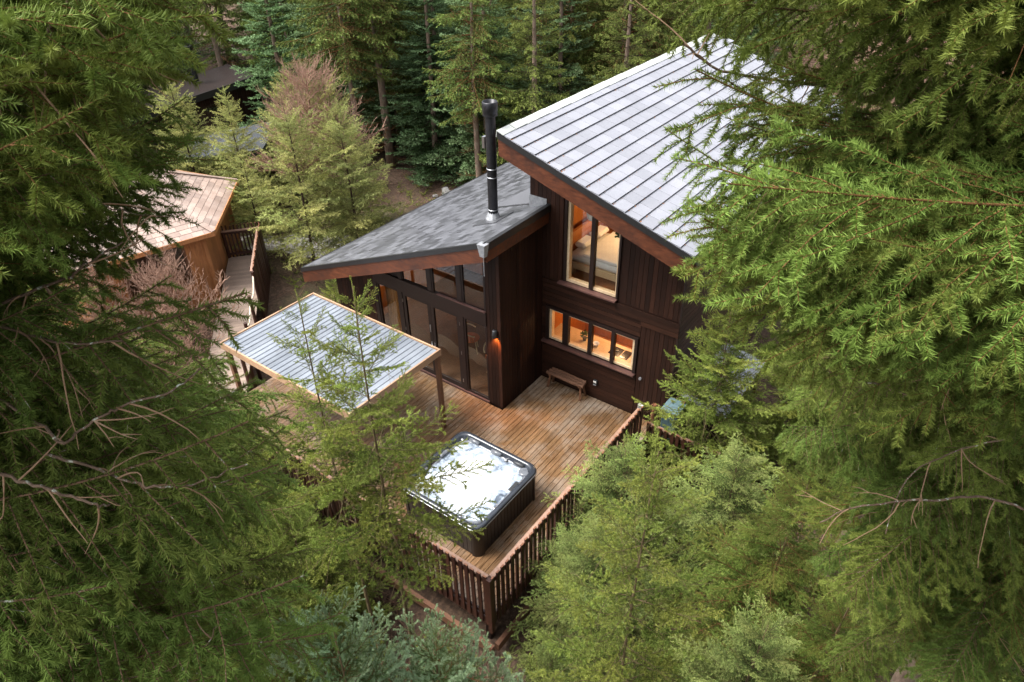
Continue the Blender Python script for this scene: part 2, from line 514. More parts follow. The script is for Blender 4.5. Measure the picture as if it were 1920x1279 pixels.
coremb = MB()
UW = (0.69, 2.08, 3.20, lambda x: 5.72 - RS * (x - 0.69))     # upper window
LW = (0.23, 2.69, 1.32, 2.26)                                  # lower window
top = lambda x: zmain(x) - 0.20
def panel(x0, x1, z0, z1):
    f0 = z1 if callable(z1) else (lambda x: z1)
    core([(x0, 0.03, z0), (x1, 0.03, z0), (x1, 0.03, f0(x1)), (x0, 0.03, f0(x0))], (0, 0.14, 0))
panel(-0.36, LW[0], -1.2, top)
panel(LW[0], LW[1], -1.2, LW[2])
panel(LW[0], UW[0], LW[3], top)
panel(UW[0], UW[1], LW[3], UW[2])
core([(UW[0], 0.03, UW[3](UW[0])), (UW[1], 0.03, UW[3](UW[1])), (UW[1], 0.03, top(UW[1])), (UW[0], 0.03, top(UW[0]))], (0, 0.14, 0))
panel(UW[1], LW[1], LW[3], top)
panel(LW[1], 3.70, -1.2, top)
# right, back and left shell
coremb.prism([(3.56, 0.17, -1.2), (3.56, 10.2, -1.2), (3.56, 10.2, top(3.6)), (3.56, 0.17, top(3.6))], (0.14, 0, 0))
coremb.prism([(-0.36, 10.06, -1.2), (3.56, 10.06, -1.2), (3.56, 10.06, top(3.56)), (-0.36, 10.06, top(-0.36))], (0, 0.14, 0))
coremb.prism([(-0.36, 0.17, 0), (-0.36, 10.06, 0), (-0.36, 10.06, top(-0.36)), (-0.36, 0.17, top(-0.36))], (0.12, 0, 0))
# wing shell: pier side wall, pier face, left wall, back wall
wtop = lambda x: zwing(x) - 0.16
coremb.prism([(-0.13, -1.68, -0.9), (-0.13, 0.02, -0.9), (-0.13, 0.02, wtop(-0.1)), (-0.13, -1.68, wtop(-0.1))], (0.105, 0, 0))
coremb.box((-0.40, -1.705, -0.9), (-0.132, -1.56, 4.60))
coremb.prism([(-5.9, -1.7, -1), (-5.9, 7.0, -1), (-5.9, 7.0, wtop(-5.9)), (-5.9, -1.7, wtop(-5.9))], (0.14, 0, 0))
coremb.prism([(-5.75, 6.86, -1), (-0.37, 6.86, -1), (-0.37, 6.86, wtop(-0.37)), (-5.75, 6.86, wtop(-5.75))], (0, 0.14, 0))
coremb.prism([(-5.75, -1.69, -0.9), (-4.28, -1.69, -0.9), (-4.28, -1.69, wtop(-4.28) - 0.02), (-5.75, -1.69, wtop(-5.75) - 0.02)], (0, 0.12, 0))
coremb.build('wall', M['clad_v'], cabin)

# cladding boards on the window wall: level boards below, upright boards above and to the right
z = 0.02
while z < 2.98:
    z1 = z + 0.118
    if z1 <= 1.235 or z > 2.34:
        mb = MB(); mb.box((0.03, 0.002 + 0.004 * rng.random(), z + 0.004), (2.80, 0.028, z1 - 0.004))
        mb.build('cladding_board', M['clad_h'], cabin)
    else:
        for a, b in ((0.03, 0.14), (2.78, 2.80)):
            if b - a > 0.05:
                mb = MB(); mb.box((a, 0.004, z + 0.004), (b, 0.028, z1 - 0.004)); mb.build('cladding_board', M['clad_h'], cabin)
    z = z1
x = -0.36
while x < 3.69:
    x1 = min(x + 0.118, 3.70)
    if x1 < 0.62 or x > 2.13:
        vboard(x, x1, 0.002, 3.13 if x1 > 0.0 else 4.4, lambda q: top(q) - 0.01)
    else:
        vboard(x, x1, 0.002, max(UW[3](x), UW[3](x1)) + 0.07, lambda q: top(q) - 0.01)
    x = x1
x = 2.81
while x < 3.69:
    x1 = min(x + 0.118, 3.70)
    vboard(x, x1, 0.002, -0.6, lambda q: 2.70)
    x = x1
# level band between the storeys, boards one above the other
for i, zz in enumerate((2.72, 2.855, 2.985)):
    mb = MB(); mb.box((2.115 if i else 2.80, -0.030 - 0.006 * i, zz), (3.735, 0.0, zz + 0.125)); mb.build('band_board', M['clad_h'], cabin)
mb = MB(); mb.box((0.03, -0.012, 2.985), (2.11, 0.0, 3.10)); mb.build('band_board', M['clad_h'], cabin)
# right side wall seen along its level boards
z = -0.9
while z < top(3.73) - 0.16:
    mb = MB(); mb.prism([(3.703, 0.0, z + 0.004), (3.703, 10.2, z + 0.004), (3.703, 10.2, z + 0.132), (3.703, 0.0, z + 0.132)], (0.024, 0, 0))
    mb.build('side_cladding_board', M['clad_side'], cabin)
    z += 0.138
mb = MB(); mb.box((3.705, -0.028, -0.9), (3.75, -0.001, 2.715)); mb.box((3.705, -0.028, 3.12), (3.75, -0.001, top(3.75) - 0.05)); mb.build('corner_board', M['trim_dark'], cabin)
# pier: face and side
x = -0.42
for k in range(4):
    x1 = x + 0.105
    vboard(x, min(x1, 0.0), -1.732, 0.0, lambda q: wtop(q) - 0.01)
    x = x1
y = -1.73
while y < -0.01:
    y1 = min(y + 0.11, 0.0)
    mb = MB(); mb.prism([(-0.022, y + 0.004, 0), (-0.022, y1 - 0.004, 0), (-0.022, y1 - 0.004, wtop(0) - 0.01), (-0.022, y + 0.004, wtop(0) - 0.01)], (0.022 + 0.003 * rng.random(), 0, 0))
    mb.build('cladding_board', M['clad_v'], cabin)
    y = y1
x = -5.9
while x < -4.33:
    x1 = x + 0.118
    vboard(x, x1, -1.715, -0.6, lambda q: wtop(q) - 0.02)
    x = x1
y = -1.69
while y < 6.9:
    mb = MB(); mb.box((-5.925, y + 0.004, -1), (-5.902, y + 0.196, wtop(-5.9) - 0.02)); mb.build('cladding_board', M['clad_v'], cabin)
    y += 0.2

# ---- big roof
def mroof(name, mat, x0, x1, y0, y1, up0, up1, parent=cabin):
    mb = MB()
    mb.prism([(x0, y0, zmain(x0) + up0), (x1, y0, zmain(x1) + up0), (x1, y0, zmain(x1) + up1), (x0, y0, zmain(x0) + up1)], (0, y1 - y0, 0))
    return mb.build(name, M[mat], parent)
roof = mroof('roof', 'black', -0.70, 4.08, -0.66, 10.74, -0.18, -0.03)
mroof('soffit', 'trim_dark', -0.69, 4.05, -0.655, 10.72, -0.205, -0.182)
mroof('verge_trim', 'black', -0.715, 4.105, -0.735, -0.662, -0.14, -0.008)
mroof('back_verge_trim', 'black', -0.715, 4.105, 10.742, 10.80, -0.14, -0.008)
mb = MB()
mb.prism([(-0.71, -0.71, zmain(-0.71) - 0.52), (3.72, -0.71, zmain(3.72) - 0.52), (3.95, -0.71, zmain(3.95) - 0.47), (4.095, -0.71, zmain(4.095) - 0.36),
          (4.095, -0.71, zmain(4.095) - 0.142), (-0.71, -0.71, zmain(-0.71) - 0.142)], (0, 0.045, 0))
mb.build('fascia', M['fascia'], cabin)
mb = MB(); mb.prism([(4.082, -0.66, zmain(4.08) - 0.28), (4.082, 10.74, zmain(4.08) - 0.28), (4.082, 10.74, zmain(4.08) - 0.04), (4.082, -0.66, zmain(4.08) - 0.04)], (0.04, 0, 0))
mb.build('eave_fascia', M['fascia'], cabin)
mb = MB(); mb.prism([(-0.745, -0.66, 6.28), (-0.745, 10.74, 6.28), (-0.745, 10.74, 6.80), (-0.745, -0.66, 6.80)], (0.04, 0, 0))
mb.build('high_fascia', M['fascia'], cabin)
mb = MB(); mb.tube([(4.17, -0.7, zmain(4.12) - 0.1), (4.17, 10.76, zmain(4.12) - 0.1)], 0.06, 8); mb.build('gutter', M['black'], cabin)

# tiles: courses step down the slope, each tile a slab with its butt edge showing
def tile_mesh(name, w, l, th, mat, edge=None):
    """lies in XY: x down the slope from 0 to l, y along the course, thin at the head, thick at the butt"""
    mb = MB()
    g = 0.0035
    vs = [(0, g, -0.004), (0, w - g, -0.004), (l, w - g, -0.004 + 0.002), (l, g, -0.004 + 0.002),
          (0, g, 0.004), (0, w - g, 0.004), (l - 0.006, w - g, th), (l - 0.006, g, th), (l, w - g, th - 0.007), (l, g, th - 0.007)]
    mb.add(vs, [(0, 1, 2, 3), (4, 7, 6, 5), (0, 3, 9, 7, 4), (1, 5, 6, 8, 2), (0, 4, 5, 1)])
    mb.mi = 1 if edge else 0                             # the exposed butt edge, in the shadow-dark colour where edge is set
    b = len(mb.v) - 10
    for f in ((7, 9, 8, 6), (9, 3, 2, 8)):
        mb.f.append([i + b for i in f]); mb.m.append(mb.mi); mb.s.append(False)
    return mb.mesh(name, [M[mat], M[edge]] if edge else M[mat])

def basis_mat(o, ex, ey):
    ex, ey = Vector(ex).normalized(), Vector(ey).normalized()
    ez = ex.cross(ey)
    m = Matrix((ex, ey, ez)).transposed().to_4x4()
    m.translation = o
    return m

def lay_tiles(parent, name, meshes, places, limit=300, rest_mat=None):
    """places: matrices, nearest first; the first 300 become parts, the rest one joined part"""
    for i, (mi, m) in enumerate(places[:limit]):
        o = link_obj(name, meshes[mi], parent)
        o.matrix_local = m
    rest = places[limit:]
    if rest:
        mb = MB()
        for mi, m in rest:
            me = meshes[mi]
            b = len(mb.v)
            mb.v += [tuple(m @ v.co) for v in me.vertices]
            for p in me.polygons:
                mb.f.append([i + b for i in p.vertices]); mb.m.append(p.material_index); mb.s.append(False)
        o = mb.build(name, list(meshes[0].materials), parent)
        o['kind'] = 'stuff'

CAMPOS = Vector((8.4977, -12.5908, 11.861))
nC, eC, tw = 15, 4.78 / 15, 0.42
sl = math.hypot(1, RS)
tm = tile_mesh('roof_tile', tw, eC * sl + 0.012, 0.036, 'tile', 'tile_edge_shadow')
th_ = tile_mesh('roof_tile', tw / 2, eC * sl + 0.012, 0.036, 'tile', 'tile_edge_shadow')
pl = []
for c in range(nC):
    x0 = -0.70 + c * eC
    y = -0.72
    first = c % 2 == 0
    while y < 10.70:
        half = first and y < -0.7
        jit = (rng.random() - 0.5) * 0.006
        m = basis_mat((x0, y, zmain(x0) + 0.002 + jit * 0.3), (1, 0, -RS), (0, 1, 0))
        pl.append((1 if half else 0, m))
        y += tw / 2 if half else tw
pl.sort(key=lambda p: (p[1].translation - CAMPOS).length)
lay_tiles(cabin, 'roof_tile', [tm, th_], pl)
mb = MB()
mb.prism([(0.155, 0, -0.062), (0.16, 0, -0.045), (0.0, 0, 0.018), (-0.03, 0, 0.018), (-0.05, 0, -0.13), (-0.035, 0, -0.13), (-0.02, 0, 0.0), (0, 0, 0.0)], (0, 0.444, 0))
capm = mb.mesh('ridge_cap', M['cap'])
y = -0.74; k = 0
while y < 10.6:
    o = link_obj('ridge_cap', capm, cabin, (-0.70, y, 6.832 + (0.006 if k % 2 else 0)))
    o.rotation_euler = (R(0.6), 0, 0)
    y += 0.46; k += 1

# ---- wing roof
def wprism(mb, x0, x1, y0, y1, d0, d1):
    mb.prism([(x0, y0, zwing(x0) + d0), (x1, y0, zwing(x1) + d0), (x1, y0, zwing(x1) + d1), (x0, y0, zwing(x0) + d1)], (0, y1 - y0, 0))
mb = MB(); wprism(mb, -6.38, 0.14, -2.36, -0.001, -0.14, -0.01); wprism(mb, -6.38, -0.364, 0.0, 7.15, -0.14, -0.01); mb.build('wing_roof', M['black'], cabin)
mb = MB(); wprism(mb, -6.36, -0.40, -2.35, 7.1, -0.165, -0.142); wprism(mb, -0.40, 0.13, -2.35, -0.002, -0.165, -0.142); mb.build('wing_soffit', M['trim_dark'], cabin)
mb = MB(); wprism(mb, -6.42, 0.175, -2.44, -2.362, -0.10, 0.022); mb.build('wing_verge_trim', M['black'], cabin)
mb = MB(); wprism(mb, -6.40, 0.155, -2.42, -2.375, -0.44, -0.102); mb.build('wing_fascia', M['fascia'], cabin)
mb = MB(); mb.box((0.142, -2.36, zwing(0.14) - 0.16), (0.235, 0.0, zwing(0.14) + 0.02)); mb.build('wing_gutter', M['black'], cabin)
mb = MB(); mb.box((0.142, -2.37, zwing(0.14) - 0.46), (0.18, -0.002, zwing(0.14) - 0.162)); mb.build('wing_side_fascia', M['fascia'], cabin)
mb = MB(); mb.box((-6.46, -2.36, zwing(-6.4) - 0.13), (-6.384, 7.15, zwing(-6.4) + 0.0)); mb.build('wing_eave_gutter', M['black'], cabin)
mb = MB()
vs = [(0.10, -2.50, 4.80), (0.22, -2.50, 4.80), (0.22, -2.40, 4.80), (0.10, -2.40, 4.80), (0.06, -2.54, 5.10), (0.26, -2.54, 5.10), (0.26, -2.37, 5.10), (0.06, -2.37, 5.10)]
mb.add(vs, [(0, 3, 2, 1), (0, 1, 5, 4), (1, 2, 6, 5), (2, 3, 7, 6), (3, 0, 4, 7), (4, 5, 6, 7)])
hop = mb.build('rain_hopper', M['zinc'], cabin)
mb = MB()
mb.tube([(0.16, -2.45, 4.80), (0.16, -2.45, 4.32)], 0.008, 6)
mb.build('rain_chain', M['zinc'], hop)
# felt shingles
ew = 0.185; tabw = 0.36
slw = math.hypot(1, WS)
sm_ = [tile_mesh('felt_shingle', w, ew * 1.12, th, 'felt') for w, th in ((0.36, 0.009), (0.24, 0.014), (0.16, 0.007))]
pl = []
nrow = int(6.52 * slw / ew)
for r in range(nrow):
    xt = 0.14 - (r * ew) / slw
    y = -2.40 - rng.random() * 0.1
    y = max(y, -2.42)
    yend = -0.02 if xt > -0.36 else 7.12
    while y < yend - 0.14:
        k = rng.choice((0, 0, 1, 2))
        w = (0.36, 0.24, 0.16)[k]
        if y + w > yend: k, w = 2, 0.16
        pl.append((k, basis_mat((xt, y + w, zwing(xt) + 0.0 + 0.003 * rng.random()), (-1, 0, -WS), (0, -1, 0))))
        y += w
pl.sort(key=lambda p: (p[1].translation - CAMPOS).length)
lay_tiles(cabin, 'felt_shingle', sm_, pl)
# small raised cricket where the wing roof meets the tall wall
mb = MB()
mb.add([(-0.37, 0.25, zwing(-0.37) + 0.03), (-0.37, 1.9, zwing(-0.37) + 0.03), (-0.37, 1.35, zwing(-0.37) + 0.42), (-2.05, 0.62, zwing(-2.05) + 0.02),
        (-0.37, 0.25, zwing(-0.37) - 0.05), (-0.37, 1.9, zwing(-0.37) - 0.05), (-2.05, 0.62, zwing(-2.05) - 0.05)],
       [(0, 2, 3), (2, 1, 3), (0, 3, 6, 4), (3, 1, 5, 6), (0, 4, 5, 1, 2)])
mb.build('roof_cricket', M['felt'], cabin)
mb = MB(); mb.beam((-0.34, 0.22, zwing(-0.37) + 0.0), (-2.0, 0.56, zwing(-2.03) + 0.0), 0.1, 0.05); mb.build('valley_flashing', M['black'], cabin)
mb = MB(); mb.box((-0.372, -0.02, zwing(-0.36) - 0.02), (0.12, -0.003, zwing(0.12) + 0.13)); mb.build('wall_flashing', M['zinc'], cabin)
# flue
FX, FY = -1.0, -0.60
zf = zwing(FX)
mb = MB(); mb.sm = True
mb.lathe([(0.115, 0.0), (0.115, 2.56), (0.11, 2.58)], (FX, FY, zf - 0.05), 20)
flue = mb.build('flue_pipe', M['flue'], cabin)
mb = MB(); mb.sm = True
mb.lathe([(0.11, 2.47), (0.17, 2.50), (0.17, 2.52), (0.16, 2.56), (0.17, 2.58), (0.175, 2.78), (0.16, 2.80), (0.148, 2.80), (0.14, 2.62), (0.0, 2.6)], (FX, FY, zf - 0.02), 22)
mb.build('flue_cap', M['flue'], flue)
for h in (0.26, 1.06, 1.26):
    mb = MB(); mb.sm = True; mb.lathe([(0.116, 0), (0.127, 0.004), (0.127, 0.020), (0.116, 0.024)], (FX, FY, zf + h), 20); mb.build('flue_clamp', M['steel'], flue)
mb = MB()
mb.lathe([(0.19, -0.10), (0.19, 0.02), (0.117, 0.17), (0.115, 0.2)], (FX, FY, zf + 0.02), 12)
mb.build('flue_flashing_cone', M['zinc'], flue)
mb = MB(); wprism(mb, FX - 0.36, FX + 0.34, FY - 0.36, FY + 0.36, 0.012, 0.024); mb.build('flashing_sheet', M['felt'], flue)
mb = MB(); mb.box((FX - 0.22, FY - 0.05, zf + 1.72), (FX - 0.15, FY + 0.06, zf + 1.98)); mb.build('flue_bracket', M['steel'], flue)

# ---- windows
def window(name, polys, frame_polys, y, parent=cabin):
    pass

def frame_box(mb, x0, x1, z0, z1, y0, y1): mb.box((x0, y0, z0), (x1, y1, z1))
# lower strip window: pale pine frame inside, dark mullions, four panes
w0, w1, z0, z1 = LW
mb = MB()
for a, b, c, d in ((w0, w0 + 0.07, z0, z1), (w1 - 0.07, w1, z0, z1), (w0 + 0.07, w1 - 0.07, z0, z0 + 0.06), (w0 + 0.07, w1 - 0.07, z1 - 0.06, z1)):
    frame_box(mb, a, b, c, d, 0.035, 0.165)
lwin = mb.build('window', M['frame_pale'], cabin)
mb = MB()
for a, b, c, d in ((w0 - 0.09, w0 - 0.002, z0 - 0.03, z1 + 0.07), (w1 + 0.002, w1 + 0.08, z0 - 0.03, z1 + 0.07), (w0 - 0.002, w1 + 0.002, z1 + 0.002, z1 + 0.07)):
    frame_box(mb, a, b, c, d, -0.02, 0.034)
mb.build('window_casing', M['trim_dark'], lwin)
mull = [(0.74, 0.17), (1.46, 0.10), (2.10, 0.09)]
for c, wd in mull:
    mb = MB(); frame_box(mb, c - wd / 2, c + wd / 2, z0 + 0.0, z1, -0.015, 0.10); mb.build('mullion', M['trim_dark'], lwin)
ed = [w0 + 0.07] + [v for c, wd in mull for v in (c - wd / 2, c + wd / 2)] + [w1 - 0.07]
for k in range(4):
    mb = MB(); frame_box(mb, ed[2 * k], ed[2 * k + 1], z0 + 0.06, z1 - 0.06, 0.055, 0.061); mb.build('pane', M['glass'], lwin)
mb = MB(); mb.prism([(w0 - 0.16, -0.13, z0 - 0.075), (w1 + 0.09, -0.13, z0 - 0.075), (w1 + 0.09, -0.13, z0 - 0.04), (w0 - 0.16, -0.13, z0 - 0.04)], (0, 0.16, 0))
mb.prism([(w0 - 0.12, -0.06, z0 - 0.12), (w1 + 0.05, -0.06, z0 - 0.12), (w1 + 0.05, -0.06, z0 - 0.077), (w0 - 0.12, -0.06, z0 - 0.077)], (0, 0.062, 0))
mb.build('window_sill', M['sill'], lwin)
# upper window, head sloping with the roof
u0, u1, z0, zt = UW
mb = MB()
frame_box(mb, u0, u1, z0, z0 + 0.07, 0.035, 0.165)
for a, b in ((u0, u0 + 0.065), (u1 - 0.045, u1)):
    mb.prism([(a, 0.035, z0 + 0.07), (b, 0.035, z0 + 0.07), (b, 0.035, zt(b)), (a, 0.035, zt(a))], (0, 0.13, 0))
mb.prism([(u0 + 0.065, 0.035, zt(u0 + 0.065) - 0.07), (u1 - 0.045, 0.035, zt(u1 - 0.045) - 0.07), (u1 - 0.045, 0.035, zt(u1 - 0.045)), (u0 + 0.065, 0.035, zt(u0 + 0.065))], (0, 0.13, 0))
uwin = mb.build('window', M['frame_pale'], cabin)
mb = MB()
for a, b in ((u0 - 0.06, u0 - 0.002), (u1 + 0.002, u1 + 0.05)):
    mb.prism([(a, -0.015, z0), (b, -0.015, z0), (b, -0.015, zt(b) + 0.06), (a, -0.015, zt(a) + 0.06)], (0, 0.05, 0))
mb.prism([(u0 - 0.002, -0.015, zt(u0) + 0.002), (u1 + 0.002, -0.015, zt(u1) + 0.002), (u1 + 0.002, -0.015, zt(u1) + 0.06), (u0 - 0.002, -0.015, zt(u0) + 0.06)], (0, 0.049, 0))
mb.build('window_casing', M['trim_dark'], uwin)
mb = MB(); mb.prism([(1.345, -0.01, z0), (1.445, -0.01, z0), (1.445, -0.01, zt(1.445)), (1.345, -0.01, zt(1.345))], (0, 0.12, 0)); mb.build('mullion', M['trim_dark'], uwin)
for a, b in ((u0 + 0.065, 1.345), (1.445, u1 - 0.045)):
    mb = MB(); mb.prism([(a, 0.06, z0 + 0.07), (b, 0.06, z0 + 0.07), (b, 0.06, zt(b) - 0.07), (a, 0.06, zt(a) - 0.07)], (0, 0.006, 0)); mb.build('pane', M['glass'], uwin)
mb = MB(); mb.box((u0 - 0.16, -0.13, z0 - 0.055), (u1 + 0.05, 0.03, z0 - 0.015)); mb.box((u0 - 0.12, -0.06, z0 - 0.10), (u1 + 0.03, -0.013, z0 - 0.058)); mb.build('window_sill', M['sill'], uwin)

# ---- glazed door wall of the wing
YD = -1.70
mb = MB()
mb.box((-4.28, YD - 0.06, 2.42), (-0.422, YD + 0.06, 2.78))
beam = mb.build('transom_beam', M['trim_dark'], cabin)
mb = MB(); mb.box((-4.28, YD - 0.075, -0.06), (-0.422, YD + 0.07, 0.05)); mb.build('door_threshold', M['sill'], cabin)
mb = MB(); mb.box((-1.95, YD - 0.085, 2.785), (-0.43, YD - 0.02, 2.815)); mb.build('transom_sill', M['sill'], cabin)
for px in (-4.25, -3.30, -1.22):
    mb = MB(); mb.box((px - 0.06, YD - 0.05, 0.05), (px + 0.06, YD + 0.05, 2.42)); mb.build('door_post', M['trim_dark'], cabin)
def sash(name, a, b, z0, z1, w=0.10, glassname='pane'):
    mb = MB()
    y0, y1 = YD - 0.035, YD + 0.025
    for c in ((a, a + w, z0, z1), (b - w, b, z0, z1), (a + w, b - w, z0, z0 + w * 1.3), (a + w, b - w, z1 - w, z1)): frame_box(mb, *c, y0, y1)
    s = mb.build(name, M['trim_dark'], cabin)
    mb = MB(); frame_box(mb, a + w, b - w, z0 + w * 1.3, z1 - w, YD - 0.006, YD); mb.build(glassname, M['glass'], s)
    return s
d1 = sash('fixed_glazing', -4.19, -3.36, 0.055, 2.415, 0.06)
dl = sash('glazed_door', -3.235, -2.265, 0.055, 2.415)
dr = sash('glazed_door', -2.255, -1.285, 0.055, 2.415)
d4 = sash('fixed_glazing', -1.155, -0.425, 0.055, 2.415, 0.05)
for d, hx, s in ((dl, -2.31, -1), (dr, -2.21, 1)):
    mb = MB()
    mb.box((hx - 0.018, YD - 0.052, 0.93), (hx + 0.018, YD - 0.036, 1.18))
    mb.beam((hx, YD - 0.075, 1.08), (hx + s * 0.13, YD - 0.09, 1.08), 0.02, 0.02)
    mb.beam((hx, YD - 0.045, 1.08), (hx, YD - 0.085, 1.08), 0.02, 0.02)
    mb.build('handle', M['steel'], d)
    for hz in (0.35, 1.25, 2.15):
        ex = -3.235 if s < 0 else -1.285
        mb = MB(); mb.tube([(ex, YD - 0.045, hz - 0.05), (ex, YD - 0.045, hz + 0.05)], 0.012, 6); mb.build('hinge', M['steel'], d)
mb = MB(); mb.box((-2.33, YD - 0.052, 1.5), (-2.30, YD - 0.036, 1.72)); mb.build('door_closer_plate', M['steel'], dl)
# upper glazing following the roof
for a, b in ((-1.16, -0.43), (-2.14, -1.28), (-3.2, -2.26)):
    ztp = lambda q: wtop(q) - 0.08
    mb = MB()
    f = 0.05
    mb.prism([(a, YD - 0.03, 2.785), (a + f, YD - 0.03, 2.785), (a + f, YD - 0.03, ztp(a + f)), (a, YD - 0.03, ztp(a))], (0, 0.06, 0))
    mb.prism([(b - f, YD - 0.03, 2.785), (b, YD - 0.03, 2.785), (b, YD - 0.03, ztp(b)), (b - f, YD - 0.03, ztp(b - f))], (0, 0.06, 0))
    mb.prism([(a + f, YD - 0.03, ztp(a + f) - f), (b - f, YD - 0.03, ztp(b - f) - f), (b - f, YD - 0.03, ztp(b - f)), (a + f, YD - 0.03, ztp(a + f))], (0, 0.06, 0))
    s = mb.build('clerestory_window', M['trim_dark'], cabin)
    mb = MB(); mb.prism([(a + f, YD - 0.004, 2.79), (b - f, YD - 0.004, 2.79), (b - f, YD - 0.004, ztp(b - f) - f), (a + f, YD - 0.004, ztp(a + f) - f)], (0, 0.006, 0)); mb.build('pane', M['glass'], s)
for px in (-1.22, -2.2, -3.25):
    mb = MB(); mb.prism([(px - 0.06, YD - 0.045, 2.785), (px + 0.06, YD - 0.045, 2.785), (px + 0.06, YD - 0.045, wtop(px + 0.06)), (px - 0.06, YD - 0.045, wtop(px - 0.06))], (0, 0.09, 0)); mb.build('glazing_post', M['trim_dark'], cabin)
mb = MB(); mb.prism([(-4.27, YD, 2.785), (-3.32, YD, 2.785), (-3.32, YD, wtop(-3.32)), (-4.27, YD, wtop(-4.27))], (0, 0.05, 0)); mb.build('gable_panel', M['trim_dark'], cabin)
# arched lines etched on the glass of three leaves
def decal(door, cx, cz, r0, r1, a0, a1, n, xl, xr):
    mb = MB()
    for k in range(n):
        r = r0 + (r1 - r0) * k / (n - 1)
        prev = None
        for j in range(15):
            a = a0 + (a1 - a0) * j / 14
            x, zq = cx + r * math.cos(a), cz + 0.8 * r * math.sin(a)
            cur = (x, zq) if xl < x < xr else None
            if prev and cur:
                mb.beam((prev[0], YD - 0.0085, prev[1]), (cur[0], YD - 0.0085, cur[1]), 0.003, 0.011, up=(0, 0, 1))
            prev = cur
    mb.build('etched_arc', M['decal'], door)
decal(dl, -2.95, 0.98, 0.2, 0.66, 0.1, 2.4, 9, -3.13, -2.37)
decal(dr, -1.95, 0.98, 0.22, 0.66, 0.1, 2.5, 10, -2.15, -1.39)
decal(d4, -0.98, 1.05, 0.16, 0.58, 0.1, 2.4, 10, -1.1, -0.48)

# ---- rooms behind the glass
mb = MB()
mb.box((-5.74, -1.56, -0.14), (-0.15, 6.84, -0.02))
mb.build('floor', M['old_wood'], cabin)
mb = MB()
mb.box((-0.13, 0.19, -0.14), (3.54, 10.0, -0.02))
mb.box((-0.22, 0.19, 2.72), (3.54, 10.0, 2.90))
mb.build('floor', M['orange_wood'], cabin)
mb = MB()
mb.prism([(-5.74, 3.4, 0), (-0.43, 3.4, 0), (-0.43, 3.4, zwing(-0.43) - 0.2), (-5.74, 3.4, zwing(-5.74) - 0.2)], (0, 0.05, 0)); mb.box((-0.2, 2.6, 0), (3.54, 2.65, 2.7)); mb.prism([(-0.2, 3.6, 2.92), (3.49, 3.6, 2.92), (3.49, 3.6, zmain(3.49) - 0.24), (-0.2, 3.6, zmain(-0.2) - 0.24)], (0, 0.05, 0))
mb.box((3.50, 0.2, 0), (3.55, 2.6, 2.7)); mb.box((-0.22, 0.2, 0), (-0.17, 2.6, 2.7)); mb.box((3.50, 0.2, 2.92), (3.55, 3.6, 5.0)); mb.box((-0.22, 0.2, 2.92), (-0.18, 3.6, 6.2))
mb.box((-5.755, -1.55, 0), (-5.70, 3.4, 2.2)); mb.box((-0.19, -1.55, 0), (-0.14, 0.18, 4.5)); mb.box((-0.42, 0.18, 0), (-0.37, 3.4, 4.5))
mb.build('lining_board', M['orange_wood'], cabin)
def room_lamp(loc, energy, size=0.12):
    ld = bpy.data.lights.new('ceiling_lamp_light', 'POINT')
    ld.energy = energy; ld.color = (1.0, 0.62, 0.3); ld.shadow_soft_size = size
    o = bpy.data.objects.new('ceiling_lamp_light', ld); COL.objects.link(o); o.location = loc
    return o
for (lx, ly, lz), e in (((1.6, 1.5, 2.45), 46), ((1.5, 2.2, 4.9), 38), ((-4.4, 0.2, 2.1), 12)):
    t = thing('ceiling_lamp', {46: 'glowing ceiling lamp inside the kitchen behind the low window strip', 38: 'glowing ceiling lamp in the upstairs bedroom behind the tall window', 12: 'glowing ceiling lamp in the living room behind the glazed doors'}[e], 'lamp', (lx, ly, lz))
    mb = MB(); mb.lathe([(0.0, 0.06), (0.05, 0.05), (0.07, 0.0), (0.05, -0.05), (0.0, -0.07)], (0, 0, 0), 12); mb.build('bulb', M['bulb'], t)
    mb = MB(); mb.tube([(0, 0, 0.06), (0, 0, 0.24)], 0.006, 6); mb.build('cord', M['black'], t)
    l = room_lamp((0, 0, -0.16), e); l.parent = t
# kitchen counter, hob, plates, a plant
t = thing('kitchen_counter', 'pale wooden kitchen counter running under the low window strip', 'counter', (1.6, 0.55, 0))
mb = MB(); mb.box((-1.55, -0.34, 1.18), (1.85, 0.36, 1.24)); mb.build('worktop', M['pale_wood'], t)
mb = MB(); mb.box((-1.5, -0.30, 0), (1.8, 0.32, 1.178)); mb.build('cabinet', M['orange_wood'], t)
t = thing('hob', 'black glass hob set on the pale counter at the right of the low window', 'hob', (2.05, 0.60, 1.241))
mb = MB(); mb.box((-0.28, -0.17, 0), (0.02, 0.17, 0.012)); mb.box((0.05, -0.17, 0), (0.26, 0.17, 0.012)); mb.build('hob_plate', M['hob'], t)
mb = MB(); mb.lathe([(0.05, 0.0), (0.05, 0.02), (0.03, 0.022)], (-0.13, 0.03, 0.012), 12); mb.build('pan_rest', M['charcoal'], t)
t = thing('glass_bowl', 'small clear bowl standing on the counter between the second and third panes', 'bowl', (1.36, 0.52, 1.242))
mb = MB(); mb.sm = True; mb.lathe([(0.03, 0), (0.075, 0.03), (0.09, 0.08), (0.083, 0.08), (0.07, 0.035), (0.0, 0.012)], (0, 0, 0), 14); mb.build('bowl', M['white_linen'], t)
t = thing('counter_plant', 'dark leafy pot plant on the counter beside the thick mullion', 'plant', (1.0, 0.55, 1.242))
mb = MB(); mb.lathe([(0.04, 0), (0.06, 0.1), (0.05, 0.1), (0.0, 0.09)], (0, 0, 0), 10); mb.build('pot', M['charcoal'], t)
